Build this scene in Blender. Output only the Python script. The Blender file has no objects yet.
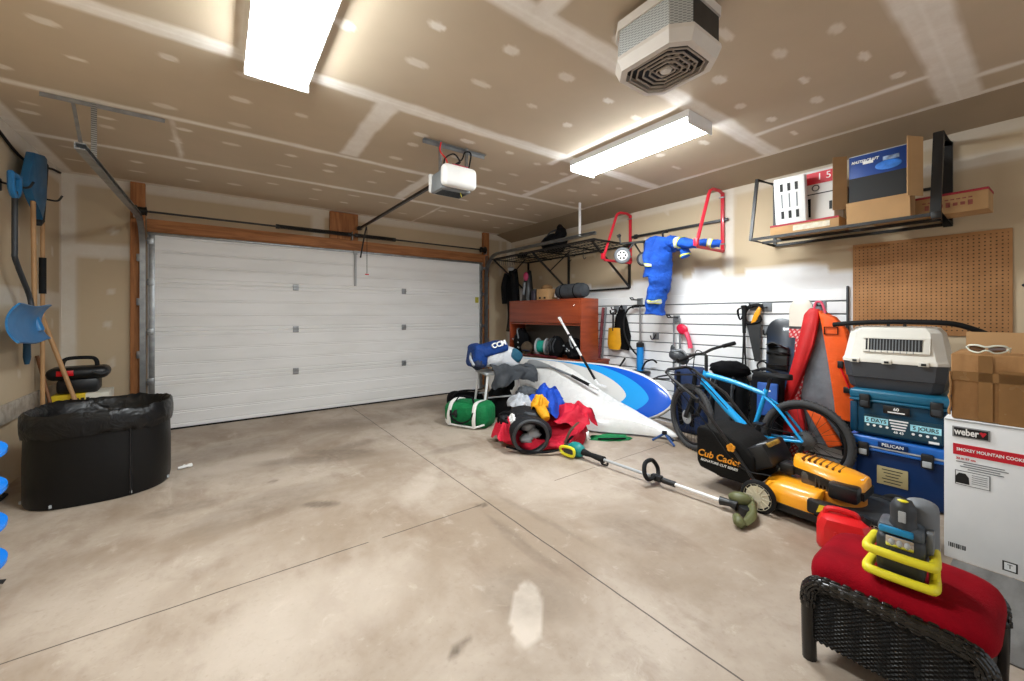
import bpy, bmesh, math, random
import numpy as np
from mathutils import Vector, Matrix, Euler, noise
rnd = random.Random(7)
SC = bpy.context.scene
COL = SC.collection
R = math.radians
PI = math.pi

# ------------------------------------------------------------------ materials
def lin(h):
    h = h.lstrip('#')
    c = [int(h[i:i + 2], 16) / 255 for i in (0, 2, 4)]
    return tuple((x / 12.92 if x <= .04045 else ((x + .055) / 1.055) ** 2.4) for x in c) + (1.0,)

class NT:
    """a material's node tree with small expression helpers"""
    def __init__(s, name, col='#888888', rough=.5, metal=0., spec=.5):
        s.m = bpy.data.materials.new(name); s.m.use_nodes = True
        s.t = s.m.node_tree; s.n = s.t.nodes; s.l = s.t.links
        s.b = s.n['Principled BSDF']
        s.b.inputs['Base Color'].default_value = lin(col)
        s.b.inputs['Roughness'].default_value = rough
        s.b.inputs['Metallic'].default_value = metal
        s.b.inputs['Specular IOR Level'].default_value = spec
        s._c = None
    def node(s, kind, **kw):
        n = s.n.new(kind)
        for k, v in kw.items(): setattr(n, k, v)
        return n
    def put(s, sock, v):
        if isinstance(v, E): v = v.o
        if hasattr(v, 'is_linked'): s.l.new(v, sock)
        else: sock.default_value = v
    def math(s, op, a, b=None, c=None):
        n = s.node('ShaderNodeMath', operation=op)
        s.put(n.inputs[0], a)
        if b is not None: s.put(n.inputs[1], b)
        if c is not None: s.put(n.inputs[2], c)
        return E(s, n.outputs[0])
    def coord(s, which='Object'):
        n = s.node('ShaderNodeTexCoord')
        return n.outputs[which]
    def xyz(s, which='Object'):
        n = s.node('ShaderNodeSeparateXYZ'); s.l.new(s.coord(which), n.inputs[0])
        return [E(s, n.outputs[i]) for i in range(3)]
    def noise(s, scale, detail=3, rough=.55, which='Object', stretch=None, dist=0):
        n = s.node('ShaderNodeTexNoise'); n.inputs['Scale'].default_value = scale
        n.inputs['Detail'].default_value = detail; n.inputs['Roughness'].default_value = rough
        n.inputs['Distortion'].default_value = dist
        v = s.coord(which)
        if stretch:
            mp = s.node('ShaderNodeMapping'); s.l.new(v, mp.inputs[0]); mp.inputs['Scale'].default_value = stretch; v = mp.outputs[0]
        s.l.new(v, n.inputs[0]); return E(s, n.outputs[0])
    def vor(s, scale, feature='F1', which='Object'):
        n = s.node('ShaderNodeTexVoronoi', feature=feature); n.inputs['Scale'].default_value = scale
        s.l.new(s.coord(which), n.inputs[0]); return E(s, n.outputs[0])
    def attr(s, name):
        n = s.node('ShaderNodeAttribute', attribute_name=name); return E(s, n.outputs['Fac'])
    def mix(s, f, a, b):
        n = s.node('ShaderNodeMix', data_type='RGBA'); n.clamp_factor = True
        s.put(n.inputs[0], f)
        for i, c in ((6, a), (7, b)): s.put(n.inputs[i], lin(c) if isinstance(c, str) else c)
        return n.outputs[2]
    def col(s, c): s.put(s.b.inputs['Base Color'], lin(c) if isinstance(c, str) else c); return s
    def bump(s, h, dist=.01, strength=1.):
        n = s.node('ShaderNodeBump'); n.inputs['Distance'].default_value = dist; n.inputs['Strength'].default_value = strength
        s.put(n.inputs['Height'], h); s.l.new(n.outputs[0], s.b.inputs['Normal']); return s
class E:
    def __init__(s, t, o): s.t, s.o = t, o
    def __add__(s, b): return s.t.math('ADD', s, b)
    def __sub__(s, b): return s.t.math('SUBTRACT', s, b)
    def __rsub__(s, b): return s.t.math('SUBTRACT', b, s)
    def __mul__(s, b): return s.t.math('MULTIPLY', s, b)
    def __truediv__(s, b): return s.t.math('DIVIDE', s, b)
    __radd__ = __add__; __rmul__ = __mul__
    def abs(s): return s.t.math('ABSOLUTE', s)
    def sin(s): return s.t.math('SINE', s)
    def pow(s, b): return s.t.math('POWER', s, b)
    def max(s, b): return s.t.math('MAXIMUM', s, b)
    def min(s, b): return s.t.math('MINIMUM', s, b)
    def lt(s, b): return s.t.math('LESS_THAN', s, b)
    def gt(s, b): return s.t.math('GREATER_THAN', s, b)
    def frac(s): return s.t.math('FRACT', s)
    def ss(s, a, b):
        n = s.t.node('ShaderNodeMapRange', interpolation_type='SMOOTHSTEP'); n.clamp = True
        s.t.put(n.inputs[0], s); n.inputs[1].default_value = a; n.inputs[2].default_value = b
        return E(s.t, n.outputs[0])

def mat(name, col, rough=.5, metal=0., var=.06, vs=6., bump=0., bs=60., spec=.5, coat=0., sheen=0.):
    """a plain material with slight procedural wear in tone, and an optional fine grain"""
    t = NT(name, col, rough, metal, spec)
    if var:
        c = lin(col); k = 1 - var; g = 1 + var
        t.col(t.mix(t.noise(vs, 4).ss(.3, .7), tuple(x * k for x in c[:3]) + (1,), tuple(min(1, x * g) for x in c[:3]) + (1,)))
        t.put(t.b.inputs['Roughness'], t.noise(vs * 2.3, 3) * .16 + (rough - .08))
    if bump: t.bump(t.noise(bs, 4), bump)
    if coat: t.b.inputs['Coat Weight'].default_value = coat
    if sheen: t.b.inputs['Sheen Weight'].default_value = sheen
    return t.m

# ------------------------------------------------------------------ mesh builder
def V(*a): return Vector(a[0] if len(a) == 1 else a)
def frame(d, up=None):
    d = d.normalized(); a = up or (V(0, 0, 1) if abs(d.z) < .95 else V(1, 0, 0))
    x = a.cross(d).normalized(); return x, d.cross(x)
def smooth_path(pts, n=6, closed=False):
    p = [V(q) for q in pts]; out = []; m = len(p)
    for i in range(m if closed else m - 1):
        a = p[(i - 1) % m] if closed or i > 0 else p[0] * 2 - p[1]
        b, c = p[i], p[(i + 1) % m]
        d = p[(i + 2) % m] if closed or i + 2 < m else p[-1] * 2 - p[-2]
        for k in range(n):
            t = k / n
            out.append(.5 * (2 * b + (c - a) * t + (2 * a - 5 * b + 4 * c - d) * t * t + (3 * b - a - 3 * c + d) * t ** 3))
    if not closed: out.append(p[-1])
    return out

class B:
    def __init__(s): s.bm = bmesh.new(); s.mi = 0
    def _f(s, vs):
        try: f = s.bm.faces.new(vs); f.material_index = s.mi; return f
        except ValueError: return None
    def box(s, c, size, rot=None, bev=0., seg=2, taper=1.):
        q = bmesh.ops.create_cube(s.bm, size=1.); vs = q['verts']
        for v in vs:
            k = taper if v.co.z > 0 else 1.
            v.co = V(v.co.x * size[0] * k, v.co.y * size[1] * k, v.co.z * size[2])
        fs = {f for v in vs for f in v.link_faces}
        M = Matrix.Translation(V(c)) @ (Euler([R(a) for a in rot]).to_matrix().to_4x4() if rot else Matrix.Identity(4))
        if bev:
            es = list({e for f in fs for e in f.edges})
            r = bmesh.ops.bevel(s.bm, geom=es, offset=min(bev, min(size) * .49), segments=seg, affect='EDGES', profile=.5)
            vs = list({v for f in r['faces'] for v in f.verts} | {v for v in vs if v.is_valid})
            fs = {f for v in vs for f in v.link_faces}
        for v in vs: v.co = M @ v.co
        for f in fs: f.material_index = s.mi
        return s
    def tube(s, pts, r, n=8, sm=0, closed=False, cap=True, flat=None, up=None):
        if sm: 
            if isinstance(r, (list, tuple)):
                rr = []
                for i in range(len(r) - 1): rr += [r[i] + (r[i + 1] - r[i]) * k / sm for k in range(sm)]
                r = rr + [r[-1]]
            p = smooth_path(pts, sm, closed)
        else: p = [V(q) for q in pts]
        m = len(p); rings = []; x = None
        for i in range(m):
            if closed: d = p[(i + 1) % m] - p[i - 1]
            else: d = p[min(i + 1, m - 1)] - p[max(i - 1, 0)]
            if d.length < 1e-9: d = V(0, 0, 1)
            d.normalize()
            if x is None: x, y = frame(d, V(up) if up else None)
            else:
                x = x - d * x.dot(d)
                if x.length < 1e-6: x, y = frame(d)
                x.normalize(); y = d.cross(x)
            rad = r[i] if isinstance(r, (list, tuple)) else r
            fx, fy = flat or (1, 1)
            rings.append([s.bm.verts.new(p[i] + x * math.cos(2 * PI * (k + .5) / n) * rad * fx + y * math.sin(2 * PI * (k + .5) / n) * rad * fy) for k in range(n)])
        s._skin(rings, closed, cap); return s
    def _skin(s, rings, closed=False, cap=True, ringclosed=True):
        n = len(rings[0])
        for i in range(len(rings) if closed else len(rings) - 1):
            a, b = rings[i], rings[(i + 1) % len(rings)]
            for k in range(n if ringclosed else n - 1):
                s._f((a[k], a[(k + 1) % n], b[(k + 1) % n], b[k]))
        if cap and not closed:
            s._f(list(reversed(rings[0]))); s._f(rings[-1])
    def cyl(s, p0, p1, r0, r1=None, n=16): return s.tube([p0, p1], [r0, r0 if r1 is None else r1], n)
    def lathe(s, prof, c=(0, 0, 0), axis=(0, 0, 1), n=24, cap=True):
        ax = V(axis).normalized(); x, y = frame(ax); c = V(c); rings = []
        for r, z in prof:
            r = max(r, 1e-4)
            rings.append([s.bm.verts.new(c + ax * z + (x * math.cos(2 * PI * k / n) + y * math.sin(2 * PI * k / n)) * r) for k in range(n)])
        s._skin(rings, False, cap); return s
    def loft(s, secs, cap=True, closed=False):
        s._skin([[s.bm.verts.new(V(q)) for q in sec] for sec in secs], closed, cap); return s
    def prism(s, poly, h, M=None, bev=0.):
        """polygon in local xy, extruded from z=0 to z=h, placed by M"""
        M = M or Matrix.Identity(4)
        a = [s.bm.verts.new(M @ V(x, y, 0)) for x, y in poly]; b = [s.bm.verts.new(M @ V(x, y, h)) for x, y in poly]
        fs = [s._f(list(reversed(a))), s._f(b)]
        n = len(poly)
        for k in range(n): fs.append(s._f((a[k], a[(k + 1) % n], b[(k + 1) % n], b[k])))
        if bev:
            es = list({e for f in fs if f for e in f.edges})
            bmesh.ops.bevel(s.bm, geom=es, offset=bev, segments=2, affect='EDGES', profile=.5)
        return s
    def ell(s, c, r, n=20, m=12, amp=0., fr=3., rot=None, seed=0., flat=None):
        c = V(c); rings = []; M = Euler([R(a) for a in rot]).to_matrix() if rot else None
        for i in range(m + 1):
            t = PI * i / m
            ring = []
            for k in range(n):
                a = 2 * PI * k / n
                q = V(math.sin(t) * math.cos(a), math.sin(t) * math.sin(a), -math.cos(t))
                if i in (0, m): q = V(0, 0, -1 if i == 0 else 1) + V(math.cos(a), math.sin(a), 0) * 1e-3
                g = 1 + amp * (noise.noise(q * fr + V(seed, seed * 2, seed * 3)) + .5 * noise.noise(q * fr * 2.2 + V(seed, 5, 3)))
                q = V(q.x * r[0], q.y * r[1], q.z * r[2]) * g
                if flat is not None: q.z = max(q.z, flat)
                if M: q = M @ q
                ring.append(s.bm.verts.new(c + q))
            rings.append(ring)
        s._skin(rings); return s
    def sheet(s, fn, nu, nv, th=0., closeu=False):
        """parametric surface fn(u,v)->xyz, u,v in 0..1; th adds thickness"""
        g = [[V(fn(i / nu, j / nv)) for j in range(nv + 1)] for i in range(nu + 1)]
        def nrm(i, j):
            a = g[min(i + 1, nu)][j] - g[max(i - 1, 0)][j]; b = g[i][min(j + 1, nv)] - g[i][max(j - 1, 0)]
            c = a.cross(b); return c.normalized() if c.length > 1e-9 else V(0, 0, 1)
        A = [[s.bm.verts.new(g[i][j]) for j in range(nv + 1)] for i in range(nu + 1)]
        for i in range(nu):
            for j in range(nv): s._f((A[i][j], A[i + 1][j], A[i + 1][j + 1], A[i][j + 1]))
        if th:
            C = [[s.bm.verts.new(g[i][j] - nrm(i, j) * th) for j in range(nv + 1)] for i in range(nu + 1)]
            for i in range(nu):
                for j in range(nv): s._f((C[i][j], C[i][j + 1], C[i + 1][j + 1], C[i + 1][j]))
            bd = [(i, 0) for i in range(nu)] + [(nu, j) for j in range(nv)] + [(i, nv) for i in range(nu, 0, -1)] + [(0, j) for j in range(nv, 0, -1)]
            for k in range(len(bd)):
                (i, j), (p, q) = bd[k], bd[(k + 1) % len(bd)]
                s._f((A[p][q], A[i][j], C[i][j], C[p][q]))
        return s
    def torus(s, c, axis, R0, r, n=32, m=10, flat=None):
        ax = V(axis).normalized(); x, y = frame(ax); c = V(c)
        return s.tube([c + (x * math.cos(2 * PI * k / n) + y * math.sin(2 * PI * k / n)) * R0 for k in range(n)], r, m, closed=True, flat=flat, up=ax)
    def wob(s, amp, fr=3., seed=0.):
        """crumple everything so far"""
        for v in s.bm.verts:
            q = v.co * fr + V(seed, seed, seed)
            v.co += noise.noise_vector(q) * amp + noise.noise_vector(q * 2.3) * amp * .45
        return s
    def done(s, name, m, parent=None, ang=40, sub=0):
        bm = s.bm
        bmesh.ops.recalc_face_normals(bm, faces=bm.faces[:])
        me = bpy.data.meshes.new(name); bm.to_mesh(me); bm.free()
        for k in (m if isinstance(m, (list, tuple)) else [m]): me.materials.append(k)
        if ang: 
            me.polygons.foreach_set('use_smooth', [True] * len(me.polygons)); me.set_sharp_from_angle(angle=R(ang))
        o = bpy.data.objects.new(name, me); COL.objects.link(o)
        if parent: o.parent = parent
        if sub:
            md = o.modifiers.new('smooth', 'SUBSURF'); md.levels = md.render_levels = sub
        return o

def tag(o, label=None, cat=None, group=None, kind=None, loc=None, rot=None):
    for k, v in (('label', label), ('category', cat), ('group', group), ('kind', kind)):
        if v: o[k] = v
    if loc is not None: o.location = loc
    if rot is not None: o.rotation_euler = [R(a) for a in rot]
    return o
def thing(name, label, cat, loc=(0, 0, 0), rot=(0, 0, 0), group=None):
    o = bpy.data.objects.new(name, None); COL.objects.link(o); o.empty_display_size = .1
    return tag(o, label, cat, group, None, loc, rot)
def struct(o): o['kind'] = 'structure'; return o
def copy_tree(o, parent=None):
    c = o.copy(); COL.objects.link(c); c.parent = parent
    for ch in list(o.children): copy_tree(ch, c)
    return c
def text(name, body, size, m, parent, loc, rot, ext=.0008, bold=0., align='CENTER', shear=0., sx=1., spacing=1.):
    """lettering as a mesh part; rot in degrees"""
    cu = bpy.data.curves.new(name, 'FONT'); cu.body = body; cu.size = size; cu.extrude = ext; cu.offset = bold
    cu.align_x = align; cu.align_y = 'CENTER'; cu.shear = shear; cu.space_character = spacing; cu.resolution_u = 3
    tmp = bpy.data.objects.new('tmp', cu); COL.objects.link(tmp)
    dg = bpy.context.evaluated_depsgraph_get(); me = bpy.data.meshes.new_from_object(tmp.evaluated_get(dg))
    bpy.data.objects.remove(tmp); bpy.data.curves.remove(cu)
    me.name = name; me.materials.clear(); me.materials.append(m)
    o = bpy.data.objects.new(name, me); COL.objects.link(o); o.parent = parent
    o.location = loc; o.rotation_euler = [R(a) for a in rot]; o.scale = (sx, 1, 1)
    return o
FACE_W = (90, 0, -90)     # lettering on a face that looks towards -X
FACE_S = (90, 0, 0)       # lettering on a face that looks towards -Y

# shared materials
M = {}
def mk(k, *a, **kw): M[k] = mat(k, *a, **kw); return M[k]
mk('black_plastic', '#101113', .42, var=.15)
mk('black_rubber', '#141415', .75, var=.15, spec=.3)
mk('black_steel', '#131212', .45, metal=.0, var=.15)
mk('dark_grey_plastic', '#2e3135', .5)
mk('grey_plastic', '#73777b', .5)
mk('light_grey', '#a9acae', .5)
mk('white_plastic', '#e6e5e1', .4, var=.03)
mk('white_paint', '#e9e9e8', .35, var=.02)
mk('galvanised', '#9a9c9d', .38, metal=.85, var=.15, vs=14)
mk('steel', '#a8aaac', .3, metal=.9, var=.08)
mk('dark_steel', '#3a3a3b', .42, metal=.6, var=.2)
mk('black_cloth', '#0f0f11', .9, var=.3, bump=.003, bs=90, spec=.15)
mk('grey_cloth', '#44474b', .92, var=.22, bump=.003, bs=80, spec=.2)
mk('light_cloth', '#a9adb3', .92, var=.12, bump=.003, bs=80)
mk('red_paint', '#d41f35', .35, var=.05, coat=.3)
mk('red_plastic', '#d9121c', .3, var=.06)
mk('yellow_plastic', '#e6d92c', .4)
mk('orange_yellow', '#f2a01c', .32, var=.04, coat=.3)
mk('teal_plastic', '#12807f', .4)
mk('card', '#b08a5e', .85, var=.07, vs=4)
mk('card_dark', '#8d6a44', .88, var=.08)
mk('chrome', '#d8d8d8', .12, metal=1., var=0)
mk('white_ink', '#f1f1ef', .5, var=0)
mk('black_ink', '#141414', .6, var=0)
mk('red_ink', '#c9152a', .5, var=0)
# ------------------------------------------------------------------ the room
X0, X1, Y0, Y1, ZC = -1.35, 4.55, -2.6, 6.22, 2.86
def field_grid(name, org, eu, ev, nu, nv, fn, m, attr='mud'):
    """flat grid with a float attribute fn(u_metres, v_metres) per vertex"""
    org, eu, ev = V(org), V(eu), V(ev); lu, lv = eu.length, ev.length
    u = np.linspace(0, 1, nu + 1); v = np.linspace(0, 1, nv + 1)
    U, W = np.meshgrid(u, v, indexing='ij')
    P = np.array(org)[None, None] + U[..., None] * np.array(eu) + W[..., None] * np.array(ev)
    idx = np.arange((nu + 1) * (nv + 1)).reshape(nu + 1, nv + 1)
    F = np.stack([idx[:-1, :-1], idx[1:, :-1], idx[1:, 1:], idx[:-1, 1:]], -1).reshape(-1, 4)
    me = bpy.data.meshes.new(name); me.from_pydata(P.reshape(-1, 3).tolist(), [], F.tolist())
    vals = fn(P[..., 0], P[..., 1], P[..., 2])
    for k, a in (vals.items() if isinstance(vals, dict) else ((attr, vals),)):
        at = me.attributes.new(k, 'FLOAT', 'POINT'); at.data.foreach_set('value', np.ascontiguousarray(a.reshape(-1), dtype=np.float32))
    me.materials.append(m)
    o = bpy.data.objects.new(name, me); COL.objects.link(o); struct(o); return o
def band(d, w, soft=.03): return np.clip((w / 2 + soft / 2 - np.abs(d)) / soft, 0, 1)
def rng(a, lo, hi, soft=.04): return np.clip((a - lo) / soft + .5, 0, 1) * np.clip((hi - a) / soft + .5, 0, 1)
def wav(a, s, k=3.1): return .5 * np.sin(a * k + s) + .3 * np.sin(a * k * 2.7 + s * 2) + .2 * np.sin(a * k * 6.1 + s * 5)
def spots(A, Bc, seed, a0, a1, b0, b1, da, db, ra, rb, keep=.8):
    g = random.Random(seed); out = np.zeros_like(A)
    na = int((a1 - a0) / da); nb = int((b1 - b0) / db)
    for i in range(na + 1):
        for j in range(nb + 1):
            if g.random() > keep: continue
            ca = a0 + i * da + g.uniform(-.05, .05); cb = b0 + j * db + g.uniform(-.08, .08)
            r1, r2 = ra * g.uniform(.7, 1.25), rb * g.uniform(.7, 1.3)
            d = ((A - ca) / r1) ** 2 + ((Bc - cb) / r2) ** 2
            out = np.maximum(out, np.clip((1.25 - d) / .5, 0, 1) * g.uniform(.55, .95))
    return out

def drywall(name, base, mudc):
    t = NT(name, base, .92)
    w = t.noise(9, 4) * .5 + t.noise(40, 3, stretch=(1, 1, 1)) * .25
    f = (t.attr('mud') * (w + .62)).min(1.)
    c = lin(base)
    bc = t.mix(t.noise(1.3, 4).ss(.25, .75), tuple(x * .94 for x in c[:3]) + (1,), tuple(x * 1.05 for x in c[:3]) + (1,))
    c1 = t.mix(f, bc, mudc)
    c2 = t.mix((t.attr('paint') * (t.noise(5, 5) * .35 + .82)).min(1.), c1, '#e6e6e6')
    t.col(c2); t.bump(t.noise(120, 3) * .3 + f * .6, .002); return t.m
M['wall'] = drywall('drywall', '#c2af92', '#dcd5c9')
M['ceil'] = drywall('ceiling_drywall', '#c6b49b', '#fbf5ec')

def ceil_mud(x, y, z):
    m = np.zeros_like(x)
    for yy, w in ((2.79, .13), (1.55, .14), (.38, .19), (4.0, .075), (5.02, .08), (-.9, .12)):
        m = np.maximum(m, band(y - yy - .008 * wav(x, yy), w + .02 * wav(x, yy * 3, 5)) * .85)
        m = np.maximum(m, band(y - yy, .03, .02))
    for xx, a, b, w in ((.98, 2.79, 3.95, .15), (1.85, 4.0, 5.0, .12), (2.67, 1.55, 3.0, .06), (3.1, 2.8, 4.0, .09), (3.62, .38, 1.55, .05), (.15, 1.55, 2.79, .15), (-.3, 4.0, 5.0, .02),
                        (3.86, -.9, .38, .06), (1.3, .38, 1.55, .12), (4.17, -2.6, 4.04, .055), (2.5, 5.0, 6.2, .02)):
        m = np.maximum(m, band(x - xx - .01 * wav(y, xx), w + .02 * wav(y, xx * 3, 6)) * rng(y, a, b) * .85)
    m = np.maximum(m, band(y - 6.2, .16) * .8); m = np.maximum(m, band(x - X0, .2) * .8)
    s = np.zeros_like(x)
    for k, (a, b) in enumerate(((-.5, .3), (.5, 1.5), (1.75, 2.65), (2.95, 3.9), (4.15, 4.9), (5.2, 6.05))):
        s = np.maximum(s, spots(x, y, 40 + k, -1.1, 4.1, a + .12, b - .1, .41, .36 if b - a > .8 else .3, .062, .03))
    m = np.maximum(m, s * .75)
    return {'mud': m, 'paint': m * 0}
field_grid('ceiling', (X0, Y0, ZC), (4.2 - X0, 0, 0), (0, Y1 - Y0, 0), 330, 520, ceil_mud, M['ceil'])
# the sloping strip where the ceiling comes down to the wall on the right
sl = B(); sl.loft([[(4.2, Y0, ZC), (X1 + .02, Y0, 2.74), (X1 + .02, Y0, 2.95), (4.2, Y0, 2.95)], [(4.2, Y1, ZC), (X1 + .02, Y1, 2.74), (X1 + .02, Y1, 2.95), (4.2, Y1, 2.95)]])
mk('shaded_board', '#9b8870', .92, var=.05, vs=2)  # darker brown puts the strip's unlit look into its base colour
tr = sl.done('ceiling_slope', M['shaded_board'], ang=0); struct(tr)

def back_mud(x, y, z):
    m = np.maximum(band(x - X0, .22) * .8, band(x - X1, .2) * .7)
    m = np.maximum(m, band(z - 2.06 - .01 * wav(x, 1), .15) * (x < -.7) * .85)
    m = np.maximum(m, band(z - ZC, .2) * .75)
    m = np.maximum(m, band(x - 1.13, .16) * (z > 2.4) * .7)
    m = np.maximum(m, band(x - 4.3, .05) * .5 * (z > 2.1))
    s = spots(x, z, 3, -1.0, -.8, .5, 2.6, .4, .36, .03, .04, .9)
    return {'mud': np.maximum(m, s * .8), 'paint': m * 0}
# the wall round the garage door: left and right of it and over it
def wall_sheet(name, org, eu, ev, fn, res=.03):
    return field_grid(name, org, eu, ev, max(2, int(V(eu).length / res)), max(2, int(V(ev).length / res)), fn, M['wall'])
wall_sheet('wall_back', (X0, Y1, 0), (-.60 - X0, 0, 0), (0, 0, ZC), back_mud)
wall_sheet('wall_back', (3.78, Y1, 0), (X1 - 3.78, 0, 0), (0, 0, ZC), back_mud)
wall_sheet('wall_back', (-.60, Y1, 2.26), (4.38, 0, 0), (0, 0, ZC - 2.26), back_mud)

def left_mud(x, y, z):
    m = np.maximum(band(z - 1.50 - .01 * wav(y, 2), .16) * .7, band(y - Y1, .14) * .8)
    m = np.maximum(m, band(z - ZC, .25) * .8)
    s = spots(y, z, 8, 1, 6.0, .8, 2.6, .41, .4, .03, .04, .7)
    return {'mud': np.maximum(m, s * .7), 'paint': m * 0}
wall_sheet('wall_left', (X0, Y1, 0), (0, Y0 - Y1, 0), (0, 0, ZC), left_mud)
def right_mud(x, y, z):
    m = band(y - 2.13 - .01 * wav(z, 1), .11) * (z > 1.6) * .9
    m = np.maximum(m, band(y - Y1, .25) * .7)
    m = np.maximum(m, band(z - 2.72, .12) * .55)
    m = np.maximum(m, band(z - 2.50, .1) * rng(y, -1, .8) * .75)
    s = spots(y, z, 5, 2.0, 5.8, 2.0, 2.6, .42, .3, .04, .03, .6)
    m = np.maximum(m, s * .6)
    edge = 1.80 + .035 * wav(y, 3, 2.) + .03 * np.sign(np.sin(y * 4.3 + 1)) + .10 * rng(y, 2.2, 2.55, .05) * 1
    p = np.clip((edge - z) / .05 + .5, 0, 1) * (y > 1.0) * .95
    return {'mud': m, 'paint': p}
wall_sheet('wall_right', (X1, Y0, 0), (0, Y1 - Y0, 0), (0, 0, ZC), right_mud)
#wall_sheet('wall_front', (X0, Y0, 0), (X1 - X0, 0, 0), (0, 0, ZC), lambda x, y, z: {'mud': x * 0, 'paint': x * 0}, .3)

# concrete ledge along the left wall
t = NT('ledge_paint', '#b5ab9d', .85); t.col(t.mix(t.noise(14, 4).ss(.35, .7), '#b9b0a3', '#9b9183')); t.bump(t.noise(40, 3), .003); M['ledge'] = t.m
o = B().box((X0 + .012, 1.8, .585), (.024, 8.8, .15), bev=.006).done('trim_1', M['ledge']); struct(o)

# floor
t = NT('concrete', '#b9ab9b', .55, spec=.35)
x, y, z = t.xyz()
n1 = t.noise(.75, 6, .62, dist=.4); n2 = t.noise(3.2, 7, .65, stretch=(1, .55, 1)); n3 = t.noise(45, 4)
n4 = t.noise(1.1, 5, .7, stretch=(1.9, .7, 1), dist=1.2)
c = t.mix(n1.ss(.36, .64), '#958472', '#b5a798')
c = t.mix(n2.ss(.48, .72) * .6, c, '#867260')
c = t.mix(n4.ss(.58, .72) * .45, c, '#c4b5a7')
c = t.mix(n3.ss(.55, .8) * .3, c, '#7d6a5a')
n5 = t.noise(7, 8, .72, dist=.5)
c = t.mix(n5.ss(.52, .72) * .35, c, '#8a7866')
c = t.mix(n5.ss(.28, .44) * -.35 + .35, c, '#cdc1b3')
c = t.mix((t.attr('pale') * (n2 * .6 + .6)).min(1.), c, '#c9bcae')
c = t.mix((t.attr('stain') * (t.noise(18, 5) * 1.3 + .15)).min(1.), c, '#64574a')
crk = (t.noise(3.0, 3) - .5) * .012
j = (x - 1.555 + crk).abs().lt(.0042).max((y - 2.41 + crk).abs().lt(.0035) * x.lt(1.5) * t.noise(2, 2).gt(.4)).max((y - 2.41 - crk).abs().lt(.003) * x.gt(2.2))
j = j.max((y - .12 + crk).abs().lt(.003))
c = t.mix(j * .85, c, '#3d352e')
t.col(c); t.put(t.b.inputs['Roughness'], n2 * .25 + .42)
t.bump(n3 * .2 + n2 * .3 - j * .8, .003); M['floor'] = t.m
def floor_f(x, y, z):
    st = np.zeros_like(x); pl = np.zeros_like(x)
    def e(a, cx, cy, rx, ry, ang=0, k=1., soft=.8):
        c, s = math.cos(ang), math.sin(ang); dx, dy = x - cx, y - cy
        d = ((dx * c + dy * s) / rx) ** 2 + ((-dx * s + dy * c) / ry) ** 2
        return np.maximum(a, np.clip((1.2 - d) / soft, 0, 1) * k)
    for q in ((.577, 3.10, .15, .055, -.63, .9), (.957, 4.16, .38, .11, -.63, .55), (.768, 1.426, .05, .02, .3, .9), (.82, 1.44, .025, .015, .3, .9), (1.2, 1.52, .2, .26, .5, .32), (1.45, 2.0, .03, .3, 0, .5), (.25, 3.3, .5, .25, .3, .35), (.7, 4.1, .55, .12, -.4, .45), (1.1, 4.3, .3, .1, .2, .4), (1.51, 2.4, .035, .03, 0, 1.), (1.47, 2.42, .02, .02, 0, .9),
              (1.9, 3.6, .3, .09, 0, .45), (.0, 4.9, .6, .3, .2, .3), (1.6, 5.2, .8, .3, 0, .32), (1.43, 1.75, .04, .3, .1, .4), (1.72, 2.0, .03, .5, .1, .35),
              (2.1, 1.55, .2, .3, .4, .28), (2.7, 5.6, .9, .25, 0, .45), (.35, 3.75, .04, .03, 0, .7), (-.2, 3.6, .25, .1, 0, .4)):
        st = e(st, *q)
    for q in ((1.126, 1.42, .19, .072, .88, 1., .2), (.2, 4.4, .4, .2, .2, .5), (1.3, 3.0, .4, .12, .9, .35), (2.1, 2.4, .4, .3, 0, .4), (.4, 2.0, .5, .3, 0, .4)):
        pl = e(pl, *q)
    return {'stain': st, 'pale': pl}
field_grid('floor', (X0, Y0, 0), (X1 - X0, 0, 0), (0, Y1 + .1 - Y0, 0), 240, 340, floor_f, M['floor'])

# timber round the door
t = NT('timber', '#93582f', .7)
g = t.noise(3, 5, stretch=(9, 9, .7), dist=.6)
t.col(t.mix(g.ss(.3, .75), '#b87c4c', '#8a5630')); t.bump(g, .002); M['timber'] = t.m
t = NT('timber_across', '#93582f', .7)
g = t.noise(3, 5, stretch=(.7, 9, 9), dist=.6)
t.col(t.mix(g.ss(.3, .75), '#b87c4c', '#8a5630')); t.bump(g, .002); M['timber_x'] = t.m
for i, (c, s, m) in enumerate((((-.752, 6.195, 1.43), (.125, .05, 2.86), 'timber'), ((3.945, 6.195, 1.43), (.13, .05, 2.86), 'timber'), ((1.6, 6.197, 2.385), (4.55, .046, .15), 'timber_x'), ((1.475, 6.19, 2.655), (.39, .06, .39), 'timber'))):
    struct(B().box(c, s, bev=.004).done('trim_%d' % (i + 2), M[m]))

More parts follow.
